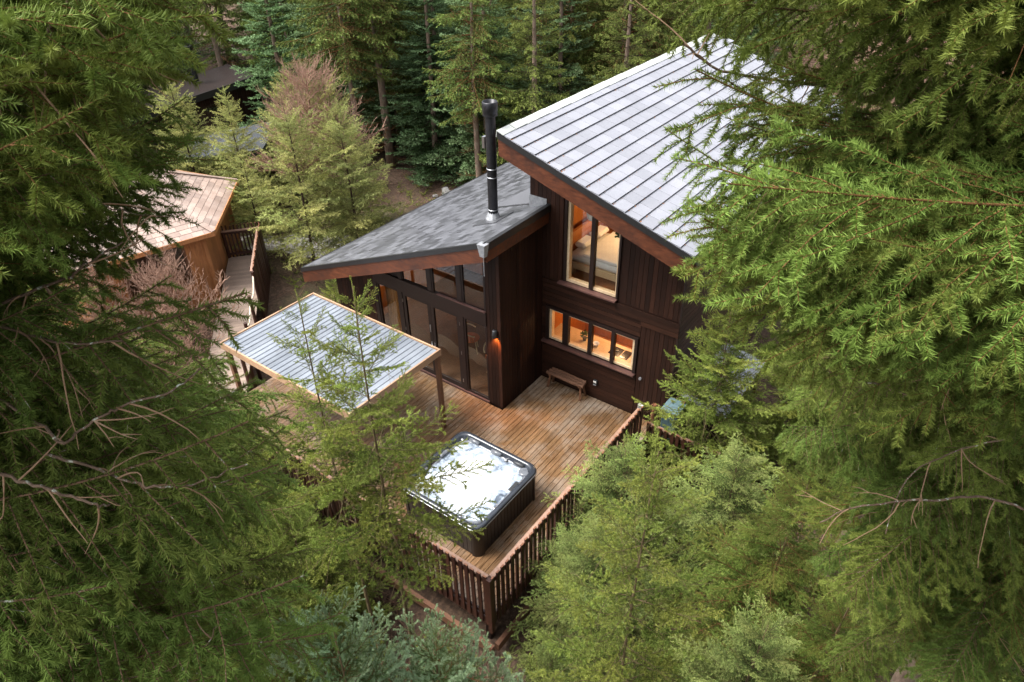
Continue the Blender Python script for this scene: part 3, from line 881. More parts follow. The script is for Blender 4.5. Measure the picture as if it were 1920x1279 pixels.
def leaf_ball(r, n, seed):
    rr = random.Random(seed); mb = MB()
    for k in range(n):
        a, e = rr.random() * 6.283, rr.uniform(-0.2, 1.4)
        d = Vector((math.cos(a) * math.cos(e), math.sin(a) * math.cos(e), math.sin(e)))
        p = d * r * rr.uniform(0.3, 1); s = d.orthogonal().normalized() * r * 0.22
        q = p + d * r * 0.5
        mb.add([p - s * 0.3, (p + q) / 2 - s, q, (p + q) / 2 + s], [(0, 1, 2, 3)])
    return mb
o = leaf_ball(0.12, 60, 3).build('leaf', M['plant_leaf'], t, loc=(0, 0, 0.12)); o['kind'] = 'stuff'
# bedroom
t = thing('bed', 'double bed with white linen seen through the tall upper window', 'bed', (1.25, 1.55, 2.905))
mb = MB(); mb.box((-1.0, -0.75, 0.2), (1.0, 0.8, 0.38)); [mb.box((sx - 0.05, sy - 0.05, 0), (sx + 0.05, sy + 0.05, 0.2)) for sx in (-0.9, 0.9) for sy in (-0.65, 0.7)]; mb.build('bed_frame', M['pale_wood'], t)
mb = MB(); mb.sm = True; mb.box((-0.98, -0.74, 0.382), (0.98, 0.78, 0.62)); mb.build('mattress', M['white_linen'], t, bevel=0.07)
mb = MB(); mb.box((-0.6, -0.76, 0.60), (1.0, 0.80, 0.68)); mb.build('duvet', M['white_linen'], t, bevel=0.035)
for sy in (-0.3, 0.4):
    mb = MB(); mb.box((-0.95, sy - 0.28, 0.69), (-0.62, sy + 0.28, 0.84)); mb.build('pillow', M['white_linen'], t, bevel=0.06)
mb = MB(); mb.prism([(-1.1, -0.75, 0.0), (-1.02, -0.75, 0.0), (-1.02, -0.75, 1.05), (-1.1, -0.75, 1.05)], (0, 1.6, 0)); mb.build('headboard', M['orange_wood'], t)
t = thing('pendant_shade', 'white paper pendant shade hanging behind the tall upper window', 'lampshade', (1.02, 0.75, 4.62))
mb = MB(); mb.sm = True; mb.lathe([(0.05, 0.42), (0.19, 0.36), (0.24, 0.18), (0.2, 0.04), (0.1, 0.0)], (0, 0, 0), 16); mb.build('shade', M['shade_paper'], t)
mb = MB(); mb.tube([(0, 0, 0.42), (0, 0, 1.0)], 0.006, 6); mb.build('cord', M['black'], t)
t = thing('hanging_plant', 'round green hanging plant at the right jamb of the tall upper window', 'plant', (1.93, 0.36, 4.62))
o = leaf_ball(0.15, 110, 5).build('leaf', M['plant_leaf'], t); o['kind'] = 'stuff'
mb = MB(); mb.lathe([(0.03, -0.1), (0.09, -0.02), (0.1, 0.03), (0.0, 0.02)], (0, 0, 0), 10); mb.build('pot', M['charcoal'], t)
# living room
def dining_chair(loc, rz, label):
    t = thing('wicker_chair', label, 'chair', loc, 'chairs behind the glazed doors')
    t.rotation_euler = (0, 0, rz)
    mb = MB(); mb.sm = True; mb.lathe([(0.0, 0.43), (0.24, 0.43), (0.27, 0.46), (0.24, 0.48), (0.0, 0.48)], (0, 0, 0), 16); mb.build('seat', M['cushion'], t)
    for k in range(4):
        a = R(45 + 90 * k)
        mb = MB(); mb.tube([(0.2 * math.cos(a), 0.2 * math.sin(a), 0.44), (0.27 * math.cos(a), 0.27 * math.sin(a), 0)], 0.018, 6); mb.build('leg', M['pale_wood'], t)
    arc = [(0.29 * math.cos(a), 0.29 * math.sin(a), 0.72 + 0.14 * math.sin(a)) for a in [R(-30 + 20 * k) for k in range(13)]]
    mb = MB(); mb.tube(arc, 0.02, 6); mb.build('back_rail', M['pale_wood'], t)
    mb = MB()
    for p in arc[::1]: mb.tube([(p[0] * 0.85, p[1] * 0.85, 0.46), p], 0.007, 5)
    mb.build('spindle', M['old_wood'], t)
for i, (x, y, rz, lb) in enumerate(((-1.2, -0.5, 0.5, 'rust cushioned spindle chair nearest the right hand door pane'), (-2.3, -0.2, 2.2, 'rust cushioned spindle chair behind the meeting door leaves'), (-0.95, 0.9, -1.4, 'rust cushioned spindle chair on the far side of the dining table'))):
    dining_chair((x, y, -0.02), rz, lb)
t = thing('dining_table', 'round wooden dining table inside the glazed doors', 'table', (-1.5, 0.35, -0.02))
mb = MB(); mb.lathe([(0, 0.70), (0.5, 0.70), (0.52, 0.72), (0.5, 0.74), (0, 0.74)], (0, 0, 0), 22); mb.build('table_top', M['pale_wood'], t)
mb = MB(); mb.lathe([(0.28, 0.0), (0.28, 0.03), (0.05, 0.06), (0.05, 0.70)], (0, 0, 0), 14); mb.build('pedestal', M['old_wood'], t)
t = thing('curtain', 'ochre curtain hanging behind the left glazed panel', 'curtain', (-3.95, -1.4, 0.02))
mb = MB(); mb.sm = True
vs, fs = [], []
for i in range(36):
    xx = i * 0.022; yy = 0.035 * math.sin(i * 1.25)
    vs += [(xx - 0.3, yy, 0), (xx - 0.3, yy * 0.8, 2.35)]
for i in range(35): fs.append((2 * i, 2 * i + 2, 2 * i + 3, 2 * i + 1))
mb.add(vs, fs); mb.build('fabric', M['curtain'], t)
mb = MB(); mb.tube([(-0.4, 0.0, 2.37), (0.6, 0.0, 2.37)], 0.015, 6); mb.build('curtain_pole', M['black'], t)

# ---- things on the cabin wall
t = thing('wall_lamp', 'black cylindrical wall lamp glowing orange on the dark pier beside the glazed doors', 'lamp', (-0.14, -1.80, 2.22))
mb = MB(); mb.sm = True; mb.lathe([(0.0, 0.21), (0.045, 0.205), (0.055, 0.18), (0.066, 0.0), (0.056, 0.0), (0.05, 0.1), (0, 0.1)], (0, 0, 0), 16); mb.build('lamp_body', M['charcoal'], t)
mb = MB(); mb.box((-0.035, 0.04, 0.05), (0.035, 0.072, 0.17)); mb.build('wall_plate', M['charcoal'], t)
mb = MB(); mb.lathe([(0.0, 0.05), (0.028, 0.04), (0.03, 0.01), (0.0, -0.004)], (0, 0, 0.02), 10); mb.build('bulb', M['bulb'], t)
ld = bpy.data.lights.new('wall_lamp_light', 'SPOT'); ld.energy = 55; ld.color = (1.0, 0.32, 0.06); ld.spot_size = R(80); ld.spot_blend = 0.7; ld.shadow_soft_size = 0.03
o = bpy.data.objects.new('wall_lamp_light', ld); COL.objects.link(o); o.parent = t; o.location = (0, 0.0, 0.0); o.rotation_euler = (R(14), 0, 0)
t = thing('outdoor_socket', 'small weatherproof socket box on the wall right of the bench', 'socket', (1.72, -0.035, 0.52))
mb = MB(); mb.box((-0.055, -0.03, -0.06), (0.055, 0.03, 0.10)); mb.build('socket_box', M['charcoal'], t, bevel=0.01)
mb = MB(); mb.box((-0.042, -0.045, 0.045), (0.042, -0.031, 0.085)); mb.build('socket_lid', M['shade_paper'], t)
mb = MB(); mb.box((-0.04, -0.045, -0.045), (0.04, -0.031, -0.02)); mb.build('switch_strip', M['zinc'], t)
t = thing('vent_cap', 'tiny round grey vent on the upright cladding right of the low window', 'vent', (2.93, -0.01, 1.21))
mb = MB(); mb.tube([(0, 0.012, 0), (0, -0.035, 0)], 0.035, 12); mb.build('vent_pipe', M['zinc'], t)
t = thing('flood_lamp', 'small white floodlight low on the wall by the end of the railing', 'lamp', (3.06, -0.06, 0.42))
mb = MB(); mb.box((-0.07, -0.05, -0.05), (0.07, 0.03, 0.07)); mb.build('lamp_body', M['shade_paper'], t, bevel=0.012)
mb = MB(); mb.box((-0.055, -0.056, -0.04), (0.055, -0.051, 0.05)); mb.build('lens', M['zinc'], t)
mb = MB(); mb.box((-0.03, 0.03, -0.03), (0.03, 0.058, 0.03)); mb.build('bracket', M['charcoal'], t)
# bench
t = thing('log_bench', 'rustic bench of half logs on splayed legs against the cabin wall', 'bench', (0.95, -0.19, 0.02))
for i, yy in enumerate((-0.10, 0.0, 0.10)):
    mb = MB(); mb.sm = False
    pts = [(-0.56 + 0.02 * i, yy, 0.445), (-0.2, yy + 0.008, 0.44), (0.25, yy - 0.006, 0.442), (0.57 - 0.02 * i, yy, 0.447)]
    mb.tube(pts, [0.047, 0.052, 0.05, 0.046], 8); mb.build('seat_log', M['old_wood'], t)
for sx in (-0.46, 0.46):
    for sy in (-1, 1):
        mb = MB(); mb.tube([(sx, sy * 0.06, 0.41), (sx * 1.1, sy * 0.13, 0.0)], [0.03, 0.036], 7); mb.build('leg', M['old_wood'], t)
    mb = MB(); mb.beam((sx, -0.14, 0.395), (sx, 0.14, 0.395), 0.07, 0.035); mb.build('cross_piece', M['old_wood'], t)

# ------------------------------------------------------------------ deck
deck = thing('deck', 'wet brown timber deck of grooved boards in front of the cabin', 'deck', (0, 0, 0))
BW = 0.128
def deck_board_mesh(length):
    """grooved board along Y, top face at z = 0"""
    prof = [(-BW / 2 + 0.004, -0.028)]
    n = 4
    w = (BW - 0.008) / n
    for k in range(n):
        a = -BW / 2 + 0.004 + k * w
        prof += [(a + 0.002, -0.006), (a + 0.007, 0.0), (a + w - 0.007, 0.0), (a + w - 0.002, -0.006)]
    prof.append((BW / 2 - 0.004, -0.028))
    mb = MB()
    mb.prism([(x, 0, z) for x, z in prof], (0, length, 0))
    return mb
x = -6.0
while x < 3.40:
    xc = x + BW / 2
    ye = -0.004 if xc > 0.07 else -1.785
    joint = rng.uniform(-5.0, -2.4)
    for a, b in ((-6.66, joint - 0.003), (joint + 0.003, ye)):
        o = deck_board_mesh(b - a).build('deck_board', M['deck'], deck, loc=(xc, a, rng.uniform(-0.003, 0.001)))
    x += BW
for y in (-6.55, -5.5, -4.45, -3.4, -2.35, -1.3, -0.2):
    mb = MB(); mb.box((-6.0 if y < -1.9 else 0.05, y - 0.03, -0.22), (3.42, y + 0.03, -0.03)); mb.build('joist', M['trim_dark'], deck)
mb = MB(); mb.box((-6.02, -6.715, -0.24), (3.455, -6.672, -0.012)); mb.build('rim_board', M['rail'], deck)
mb = MB(); mb.box((3.412, -6.668, -0.24), (3.452, -0.01, -0.012)); mb.build('rim_board', M['rail'], deck)
for px_ in (-5.5, -3.5, -1.4, 0.8, 3.2):
    for py_ in (-6.45, -3.4, -0.8):
        if px_ < 0 and py_ > -1: continue
        zb = ground_z(px_, py_) - 0.2
        mb = MB(); mb.box((px_ - 0.06, py_ - 0.06, zb), (px_ + 0.06, py_ + 0.06, -0.225)); mb.build('support_post', M['trim_dark'], deck)
mb = MB(); mb.beam((-2.5, -6.80, -0.86), (3.55, -6.80, -0.80), 0.09, 0.20); mb.build('ground_beam', M['post_brown'], deck)
mb = MB(); mb.beam((3.56, -6.7, -0.82), (3.56, -1.2, -0.80), 0.09, 0.20); mb.build('ground_beam', M['post_brown'], deck)

# ---- slatted railings
def slat_mesh(h, w=0.078, th=0.032):
    mb = MB()
    mb.box((-w / 2, -th / 2, 0), (w / 2, th / 2, h))
    mb.mi = 1
    z1 = h + 0.0015
    mb.add([(-w / 2, -th / 2, z1), (w / 2, -th / 2, z1), (w / 2, th / 2, z1), (-w / 2, th / 2, z1)], [(0, 1, 2, 3)])
    return mb.mesh('slat', [M['rail'], M['slat_end']])

def railing(name, label, p, q, out_dir, slat, z_slat0, rail_z, spacing=0.1487, post_every=7, foot=-0.2, group=None, first_post=True, rail_mat='rail_top'):
    """slats stand on the outside of a flat top rail carried by posts"""
    p, q, od = Vector(p), Vector(q), Vector(out_dir)
    t = thing(name, label, 'railing', p, group)
    d = (q - p); L = d.length; d.normalize()
    ang = math.atan2(d.y, d.x)
    o = MB().beam(Vector((0, 0, rail_z)) - od * 0.03, d * L + Vector((0, 0, rail_z)) - od * 0.03, 0.10, 0.035).build('top_rail', M[rail_mat], t)
    MB().beam(Vector((0, 0, rail_z - 0.08)), d * L + Vector((0, 0, rail_z - 0.08)), 0.035, 0.10).build('upper_stringer', M['rail'], t)
    MB().beam(Vector((0, 0, 0.10)), d * L + Vector((0, 0, 0.10)), 0.035, 0.08).build('lower_stringer', M['rail'], t)
    n = int(L / spacing)
    for k in range(n + 1):
        s = link_obj('slat', slat, t)
        c = d * (0.05 + k * spacing) + od * 0.036
        s.location = (c.x, c.y, z_slat0 + rng.uniform(-0.012, 0.012))
        s.rotation_euler = (rng.uniform(-.008, .008), rng.uniform(-.008, .008), ang)
        if k % post_every == 0 and (k or first_post):
            c = d * (0.05 + k * spacing + (spacing / 2 if k else 0)) - od * 0.065
            mb = MB(); mb.box((c.x - 0.045, c.y - 0.045, foot), (c.x + 0.045, c.y + 0.045, rail_z - 0.02)); mb.build('post', M['rail'], t)
    return t
slat_std = slat_mesh(1.46)
railing('deck_railing', 'dark slatted railing along the front of the deck below the hot tub', (3.45, -6.70, 0), (-3.4, -6.70, 0), (0, -1, 0), slat_std, -0.17, 1.18)
railing('deck_railing', 'dark slatted railing along the right edge of the deck, half hidden by conifers', (3.47, -6.72, 0), (3.47, -1.0, 0), (1, 0, 0), slat_std, -0.17, 1.18, first_post=False)
mb = MB(); mb.box((3.44, -6.775, -0.32), (3.53, -6.685, 1.27)); tag(mb.build('corner_post', M['rail']), 'dark square post at the front corner where the two deck railings meet', 'post')
slat_low = slat_mesh(1.5)
railing('step_railing', 'short slatted railing running away from the cabin corner beside the steps', (3.62, -0.86, -0.3), (5.4, -0.86, -0.3), (0, -1, 0), slat_low, -0.42, 1.0, foot=-0.7)
t = thing('deck_steps', 'rough plank steps dropping from the deck edge behind the slatted railing', 'steps', (3.5, -1.6, 0))
for k in range(4):
    mb = MB(); mb.box((0.05 + 0.27 * k, -0.42, -0.22 - 0.19 * k), (0.33 + 0.27 * k, 0.42, -0.17 - 0.19 * k)); mb.build('tread', M['post_brown'], t)
for s in (-0.44, 0.44):
    mb = MB(); mb.beam((0.05, s, -0.2), (1.2, s, -0.98), 0.04, 0.2); mb.build('stringer', M['post_brown'], t)

# ------------------------------------------------------------------ hot tub
TX0, TX1, TY0, TY1 = 0.30, 2.45, -5.79, -3.64
tub = thing('hot_tub', 'square hot tub full of white bubbling water with dark panelled sides', 'hot tub', ((TX0 + TX1) / 2, (TY0 + TY1) / 2, 0.0))
HW = 1.075
def rrect(h, r, n=6):
    pts = []
    for cx, cy, a0 in ((h - r, h - r, 0), (-h + r, h - r, 90), (-h + r, -h + r, 180), (h - r, -h + r, 270)):
        for k in range(n + 1):
            a = R(a0 + 90 * k / n)
            pts.append((cx + r * math.cos(a), cy + r * math.sin(a)))
    return pts
def ring_stack(mb, levels):
    """levels: list of (half size, corner radius, z)"""
    n = len(rrect(1, 0.2))
    vs, fs = [], []
    for h, r, z in levels:
        vs += [(x, y, z) for x, y in rrect(h, r)]
    for i in range(len(levels) - 1):
        for k in range(n):
            k2 = (k + 1) % n
            fs.append((i * n + k, i * n + k2, (i + 1) * n + k2, (i + 1) * n + k))
    mb.add(vs, fs)
mb = MB(); ring_stack(mb, [(HW - 0.05, 0.16, 0.002), (HW - 0.05, 0.16, 0.80)]); mb.build('tub_base', M['panel_wood'], tub)
# panelled sides: upright strips between corner posts
for s in range(4):
    a = R(90 * s); ca, sa = math.cos(a), math.sin(a)
    nb = 15
    for k in range(nb):
        u0 = -0.86 + k * 1.72 / nb; u1 = u0 + 1.72 / nb
        mb = MB()
        p = [(HW - 0.048, u0 + 0.003), (HW - 0.048, u1 - 0.003), (HW - 0.03, u1 - 0.006), (HW - 0.03, u0 + 0.006)]
        mb.prism([(x * ca - y * sa, x * sa + y * ca, 0.03) for x, y in p], (0, 0, 0.765))
        mb.build('side_panel', M['panel_wood'], tub)
    mb = MB(); mb.sm = True
    pts = [(HW - 0.2 + 0.185 * math.cos(R(q)), HW - 0.2 + 0.185 * math.sin(R(q))) for q in range(0, 91, 15)]
    pts2 = [(HW - 0.2 + 0.15 * math.cos(R(q)), HW - 0.2 + 0.15 * math.sin(R(q))) for q in range(90, -1, -15)]
    mb.sm = False
    mb.prism([(x * ca - y * sa, x * sa + y * ca, 0.0) for x, y in pts + pts2], (0, 0, 0.79))
    mb.build('corner_panel', M['panel_wood'], tub)
mb = MB(); mb.sm = True
ring_stack(mb, [(HW - 0.03, 0.19, 0.79), (HW + 0.0, 0.22, 0.80), (HW + 0.012, 0.23, 0.835), (HW + 0.008, 0.228, 0.872), (HW - 0.015, 0.21, 0.893), (HW - 0.05, 0.19, 0.90), (HW - 0.085, 0.2, 0.893), (HW - 0.10, 0.22, 0.87), (HW - 0.11, 0.25, 0.83), (HW - 0.16, 0.3, 0.77), (HW - 0.2, 0.32, 0.60)])
mb.build('shell_rim', M['acrylic'], tub)
mb = MB(); mb.sm = True
ring_stack(mb, [(HW + 0.006, 0.226, 0.806), (HW + 0.021, 0.236, 0.812), (HW + 0.021, 0.236, 0.822), (HW + 0.008, 0.226, 0.828)])
mb.build('rim_trim', M['steel'], tub)
# water: a churned sheet of foam
def water_mat():
    m, t, b, N, L = new_mat('bubbling_water')
    pos = geo_pos(t)
    warp = N('ShaderNodeTexNoise'); warp.inputs['Scale'].default_value = 2.2; warp.inputs['Detail'].default_value = 3
    L(pos, warp.inputs['Vector'])
    va = N('ShaderNodeVectorMath'); va.operation = 'MULTIPLY_ADD'
    L(warp.outputs['Color'], va.inputs[0]); va.inputs[1].default_value = (0.9, 0.9, 0.2); L(pos, va.inputs[2])
    n1 = noise(t, va.outputs[0], 3.6, 7, 0.6)
    n2 = noise(t, va.outputs[0], 12, 6, 0.7)
    at = N('ShaderNodeAttribute'); at.attribute_name = 'foam'
    f = math_n(t, 'MULTIPLY_ADD', n1, 1.9); t.nodes[-1].inputs[2].default_value = -0.66
    f = math_n(t, 'ADD', f, at.outputs['Fac'])
    f2 = math_n(t, 'MULTIPLY_ADD', n2, 0.7); t.nodes[-1].inputs[2].default_value = -0.35
    f = math_n(t, 'ADD', f, f2)
    c = ramp(t, f, [(0.02, (0.07, 0.09, 0.12)), (0.26, (0.26, 0.31, 0.38)), (0.52, (0.44, 0.49, 0.56)), (0.9, (0.70, 0.72, 0.74))])
    L(c, b.inputs['Base Color'])
    L(ramp(t, f, [(0.3, 0.08), (0.7, 0.55)]), b.inputs['Roughness'])
    bump(t, b, n2, 0.4, 0.02)
    return m
M['water'] = water_mat()
n = 64
hw = HW - 0.10
vs, fs, foam = [], [], []
wr = random.Random(11)
jets = [(0.1, 0.05, 0.75), (-0.35, -0.15, 0.55), (0.35, -0.45, 0.4), (-0.2, 0.45, 0.4), (0.6, 0.3, 0.3), (0.25, -0.8, 0.28), (-0.7, -0.6, 0.4)]
for j in range(n):
    for i in range(n):
        x = -hw + 2 * hw * i / (n - 1); y = -hw + 2 * hw * j / (n - 1)
        # keep inside the rounded corners
        ex, ey = max(0, abs(x) - (hw - 0.25)), max(0, abs(y) - (hw - 0.25))
        rr = math.hypot(ex, ey)
        if rr > 0.25:
            k = 0.25 / rr
            x = math.copysign((hw - 0.25) + ex * k, x) if ex > 0 else x
            y = math.copysign((hw - 0.25) + ey * k, y) if ey > 0 else y
        fo = sum(math.exp(-((x - a) ** 2 + (y - b) ** 2) / (2 * s * s * 0.22)) * 0.45 for a, b, s in jets)
        z = 0.775 + 0.022 * fo * (0.5 + wr.random()) + 0.008 * math.sin(9 * x + 4 * math.sin(7 * y)) + 0.006 * math.sin(13 * y + 5 * math.sin(6 * x))
        vs.append((x, y, z)); foam.append(min(0.6, fo))
for j in range(n - 1):
    for i in range(n - 1): fs.append((j * n + i, j * n + i + 1, (j + 1) * n + i + 1, (j + 1) * n + i))
mb = MB(); mb.sm = True; mb.add(vs, fs)
wo = mb.build('water', M['water'], tub)
at = wo.data.attributes.new('foam', 'FLOAT', 'POINT'); at.data.foreach_set('value', foam)
# head rests, controls, filter lid, jets
for cx, cy, a in ((0.0, 0.93, 0), (-0.62, 0.93, 0), (-0.93, 0.25, 90), (-0.93, -0.45, 90), (0.62, 0.93, 0)):
    mb = MB(); mb.sm = True
    ca, sa = math.cos(R(a)), math.sin(R(a))
    mb.tube([(cx + u * ca, cy + u * sa, 0.835) for u in (-0.14, -0.12, 0, 0.12, 0.14)], [0.02, 0.042, 0.05, 0.042, 0.02], 8)
    mb.build('head_rest', M['acrylic_pale'] if cx != 0.62 else M['charcoal'], tub)
mb = MB(); mb.box((0.90, 0.15, 0.885), (0.985, 0.45, 0.905)); mb.build('control_panel', M['charcoal'], tub, bevel=0.008)
mb = MB(); mb.sm = True; mb.lathe([(0.0, 0.03), (0.10, 0.03), (0.125, 0.015), (0.13, 0.0)], (0.84, 0.84, 0.80), 18); mb.build('filter_lid', M['acrylic_pale'], tub)
for cx, cy in ((0.93, -0.35), (0.93, -0.7), (0.5, -0.93), (-0.9, 0.85), (0.3, 0.90)):
    mb = MB(); mb.sm = True; mb.lathe([(0.0, 0.03), (0.03, 0.03), (0.045, 0.012), (0.05, 0.0)], (cx, cy, 0.80), 12); mb.build('jet', M['steel'], tub)
mb = MB(); mb.sm = True; ring_stack(mb, [(0.86, 0.3, 0.66), (0.9, 0.3, 0.78), (0.93, 0.3, 0.80), (0.96, 0.3, 0.80)]); mb.build('inner_lip', M['acrylic_pale'], tub)

# ------------------------------------------------------------------ canopy over the left of the deck
CX0, CX1, CY0, CY1, CZ = -5.12, -0.74, -5.90, -3.10, 2.36
can = thing('canopy', 'open timber canopy with a flat ribbed metal roof and pale orange edging', 'canopy', ((CX0 + CX1) / 2, (CY0 + CY1) / 2, 0))
ox, oy = (CX0 + CX1) / 2, (CY0 + CY1) / 2
def cl(x, y, z): return (x - ox, y - oy, z)
def crow(y): return CZ + 0.012 * (CY1 - y)
npn = 28; pw = (CX1 - CX0 - 0.08) / npn
for k in range(npn):
    a = CX0 + 0.04 + k * pw
    mb = MB()
    prof = [(0.004, 0.0), (0.012, 0.022), (0.03, 0.022), (0.042, 0.004), (pw * 0.6, 0.007), (pw - 0.003, 0.003), (pw - 0.003, -0.008), (0.004, -0.008)]
    mb.prism([cl(a + u, CY0 + 0.04, crow(CY0) + w) for u, w in prof], (0, CY1 - CY0 - 0.08, crow(CY1) - crow(CY0)))
    mb.build('roof_sheet', M['iron_sheet'], can)
for k in range(10):
    xx = CX0 + 0.3 + k * (CX1 - CX0 - 0.6) / 9
    mb = MB(); mb.beam(cl(xx, CY0 + 0.05, CZ - 0.07), cl(xx, CY1 - 0.05, CZ - 0.07), 0.04, 0.10); mb.build('rafter', M['post_brown'], can)
for a, b in (((CX0, CY0), (CX1, CY0)), ((CX0, CY1), (CX1, CY1))):
    mb = MB(); mb.beam(cl(a[0] - 0.02, a[1], crow(a[1]) - 0.05), cl(b[0] + 0.02, b[1], crow(b[1]) - 0.05), 0.04, 0.17); mb.build('edge_board', M['canopy_frame'], can)
for xx in (CX0, CX1):
    mb = MB(); mb.beam(cl(xx, CY0 + 0.021, crow(CY0) - 0.045), cl(xx, CY1 - 0.021, crow(CY1) - 0.045), 0.04, 0.17); mb.build('edge_board', M['canopy_frame'], can)
for xx in (CX0 + 0.06, CX1 - 0.04):
    for yy in (CY0 + 0.09, CY1 - 0.06):
        mb = MB(); mb.box((xx - ox - 0.05, yy - oy - 0.05, 0.003), (xx - ox + 0.05, yy - oy + 0.05, CZ - 0.12)); mb.build('post', M['post_brown'], can)

# ------------------------------------------------------------------ hexagonal hut and its walkway
hut = thing('hexagonal_hut', 'hexagonal larch hut with a silvered cedar shingle roof at the end of the walkway', 'hut', (-15.4, -3.1, 0))
HR, HA, HZ0, HZ1 = 4.28, R(14.4), 2.0, 3.72
def hx(k, r, z): return Vector((r * math.cos(HA + k * math.pi / 3), r * math.sin(HA + k * math.pi / 3), z))
cm = tile_mesh('cedar_shingle', 0.36, 0.235, 0.016, 'cedar')
pl = []
slant = math.hypot(HR * math.cos(math.pi / 6), HZ1 - HZ0)
for f in range(6):
    A, B, T = hx(f, HR, HZ0), hx(f + 1, HR, HZ0), Vector((0, 0, HZ1))
    mid = (A + B) / 2
    down = (mid - T).normalized()
    side = down.cross((B - A).normalized())
    along = (B - A).normalized()
    if side.z < 0: along = -along; A, B = B, A
    mb = MB(); mb.add([A - Vector((0, 0, 0.03)), B - Vector((0, 0, 0.03)), T - Vector((0, 0, 0.03)), A - Vector((0, 0, 0.10)), B - Vector((0, 0, 0.10)), T - Vector((0, 0, 0.10))],
                      [(0, 1, 2), (5, 4, 3), (0, 3, 4, 1)]); mb.build('roof', M['post_brown'], hut)
    nr = int(slant / 0.205)
    for r in range(nr):
        s1 = slant - r * 0.205
        s0 = s1 - 0.225
        half = (HR / 2) * (s1 - 0.1) / slant
        u = -half - rng.random() * 0.2
        while u < half:
            a, b = max(u, -half), min(u + 0.36, half)
            if b - a > 0.06:
                m = basis_mat(T + down * s0 + along * a + side.normalized() * (0.0 if side.z > 0 else 0), down, along)
                m = m @ Matrix.Diagonal((1, (b - a) / 0.36, 1, 1))
                pl.append((0, m))
            u += 0.36
pl.sort(key=lambda p: (p[1].translation + Vector((-15.4, -3.1, 0)) - CAMPOS).length)
lay_tiles(hut, 'cedar_shingle', [cm], pl)
for f in range(6):
    mb = MB(); mb.beam(hx(f, HR + 0.02, HZ0 + 0.03), Vector((0, 0, HZ1 + 0.02)), 0.16, 0.03); mb.build('hip_cap', M['cedar'], hut)
    a, b = hx(f, HR + 0.03, HZ0 - 0.06), hx(f + 1, HR + 0.03, HZ0 - 0.06)
    mb = MB(); mb.beam(a, b, 0.03, 0.14); mb.build('eave_board', M['larch'], hut)
    a, b = hx(f, 3.72, 0), hx(f + 1, 3.72, 0)
    d = (b - a).normalized(); nrm = Vector((d.y, -d.x, 0))
    if f == 5:
        spans = [(0.0, 1.15), (3.1, 3.72)]
    else:
        spans = [(0.0, 3.72)]
    for s0, s1 in spans:
        u = s0
        while u < s1 - 0.02:
            w = min(0.17, s1 - u)
            p = a + d * (u + 0.003)
            mb = MB(); mb.prism([(p.x, p.y, -1.1), (p.x + d.x * (w - 0.006), p.y + d.y * (w - 0.006), -1.1), (p.x + d.x * (w - 0.006), p.y + d.y * (w - 0.006), 1.95), (p.x, p.y, 1.95)], nrm * 0.03)
            mb.build('wall_plank', M['larch'], hut)
            u += w
    if f == 5:
        p, q = a + d * 1.15, a + d * 3.1
        mb = MB(); mb.prism([(p.x, p.y, -1.1), (q.x, q.y, -1.1), (q.x, q.y, 0.25), (p.x, p.y, 0.25)], nrm * 0.03); mb.build('lower_panel', M['larch'], hut)
        mb = MB()
        for c, e in ((p, p + d * 0.08), (q - d * 0.08, q)):
            mb.prism([(c.x, c.y, 0.252), (e.x, e.y, 0.252), (e.x, e.y, 1.95), (c.x, c.y, 1.95)], nrm * 0.05)
        wn = mb.build('window', M['post_brown'], hut)
        c, e = p + d * 0.082, q - d * 0.082
        mb = MB(); mb.prism([(c.x, c.y, 0.252), (e.x, e.y, 0.252), (e.x, e.y, 1.95), (c.x, c.y, 1.95)], nrm * 0.01); mb.build('pane', M['glass'], wn)
    mb = MB(); mb.tube([hx(f, 3.74, -1.2), hx(f, 3.74, 1.93)], 0.09, 10); mb.build('corner_post', M['larch'], hut)
mb = MB(); mb.add([hx(f, 3.7, 0.0) for f in range(6)] + [hx(f, 3.7, -0.15) for f in range(6)], [tuple(range(6)), tuple(range(11, 5, -1))] + [(k, k + 6, (k + 1) % 6 + 6, (k + 1) % 6) for k in range(6)])
mb.build('floor', M['larch'], hut)

wd = Vector((0.76, -0.65, 0)).normalized(); wn_ = Vector((0.65, 0.76, 0)).normalized()
walk = thing('walkway', 'raised boardwalk leading from the deck to the hexagonal hut', 'walkway', (-12.6, -0.35, 0))
u = 0.0
while u < 8.6:
    c = wd * (u + 0.07)
    mb = MB(); mb.beam(c - wn_ * 0.6 + Vector((0, 0, -0.016)), c + wn_ * 0.6 + Vector((0, 0, -0.016)), 0.136, 0.028)
    mb.build('walk_board', M['walk'], walk)
    u += 0.143
for s in (-0.5, 0.5):
    mb = MB(); mb.beam(wn_ * s + Vector((0, 0, -0.12)), wd * 8.6 + wn_ * s + Vector((0, 0, -0.12)), 0.06, 0.17); mb.build('bearer', M['post_brown'], walk)
for u in (0.3, 2.4, 4.5, 6.6, 8.3):
    for s in (-0.5, 0.5):
        c = wd * u + wn_ * s
        mb = MB(); mb.box((c.x - 0.06, c.y - 0.06, -1.4), (c.x + 0.06, c.y + 0.06, -0.21)); mb.build('support_post', M['post_brown'], walk)
slat_long = slat_mesh(2.15, 0.075, 0.03)
W0 = Vector((-12.6, -0.35, 0))
p = W0 + wn_ * 0.66 - wd * 0.05
railing('walkway_railing', 'tall close slatted railing down the right side of the walkway', p, p + wd * 3.3, wn_, slat_long, -0.98, 1.03, spacing=0.105, post_every=9, foot=-1.3)
slat_short = slat_mesh(1.28, 0.055, 0.03)
p = W0 - wn_ * 0.62 - wd * 0.06
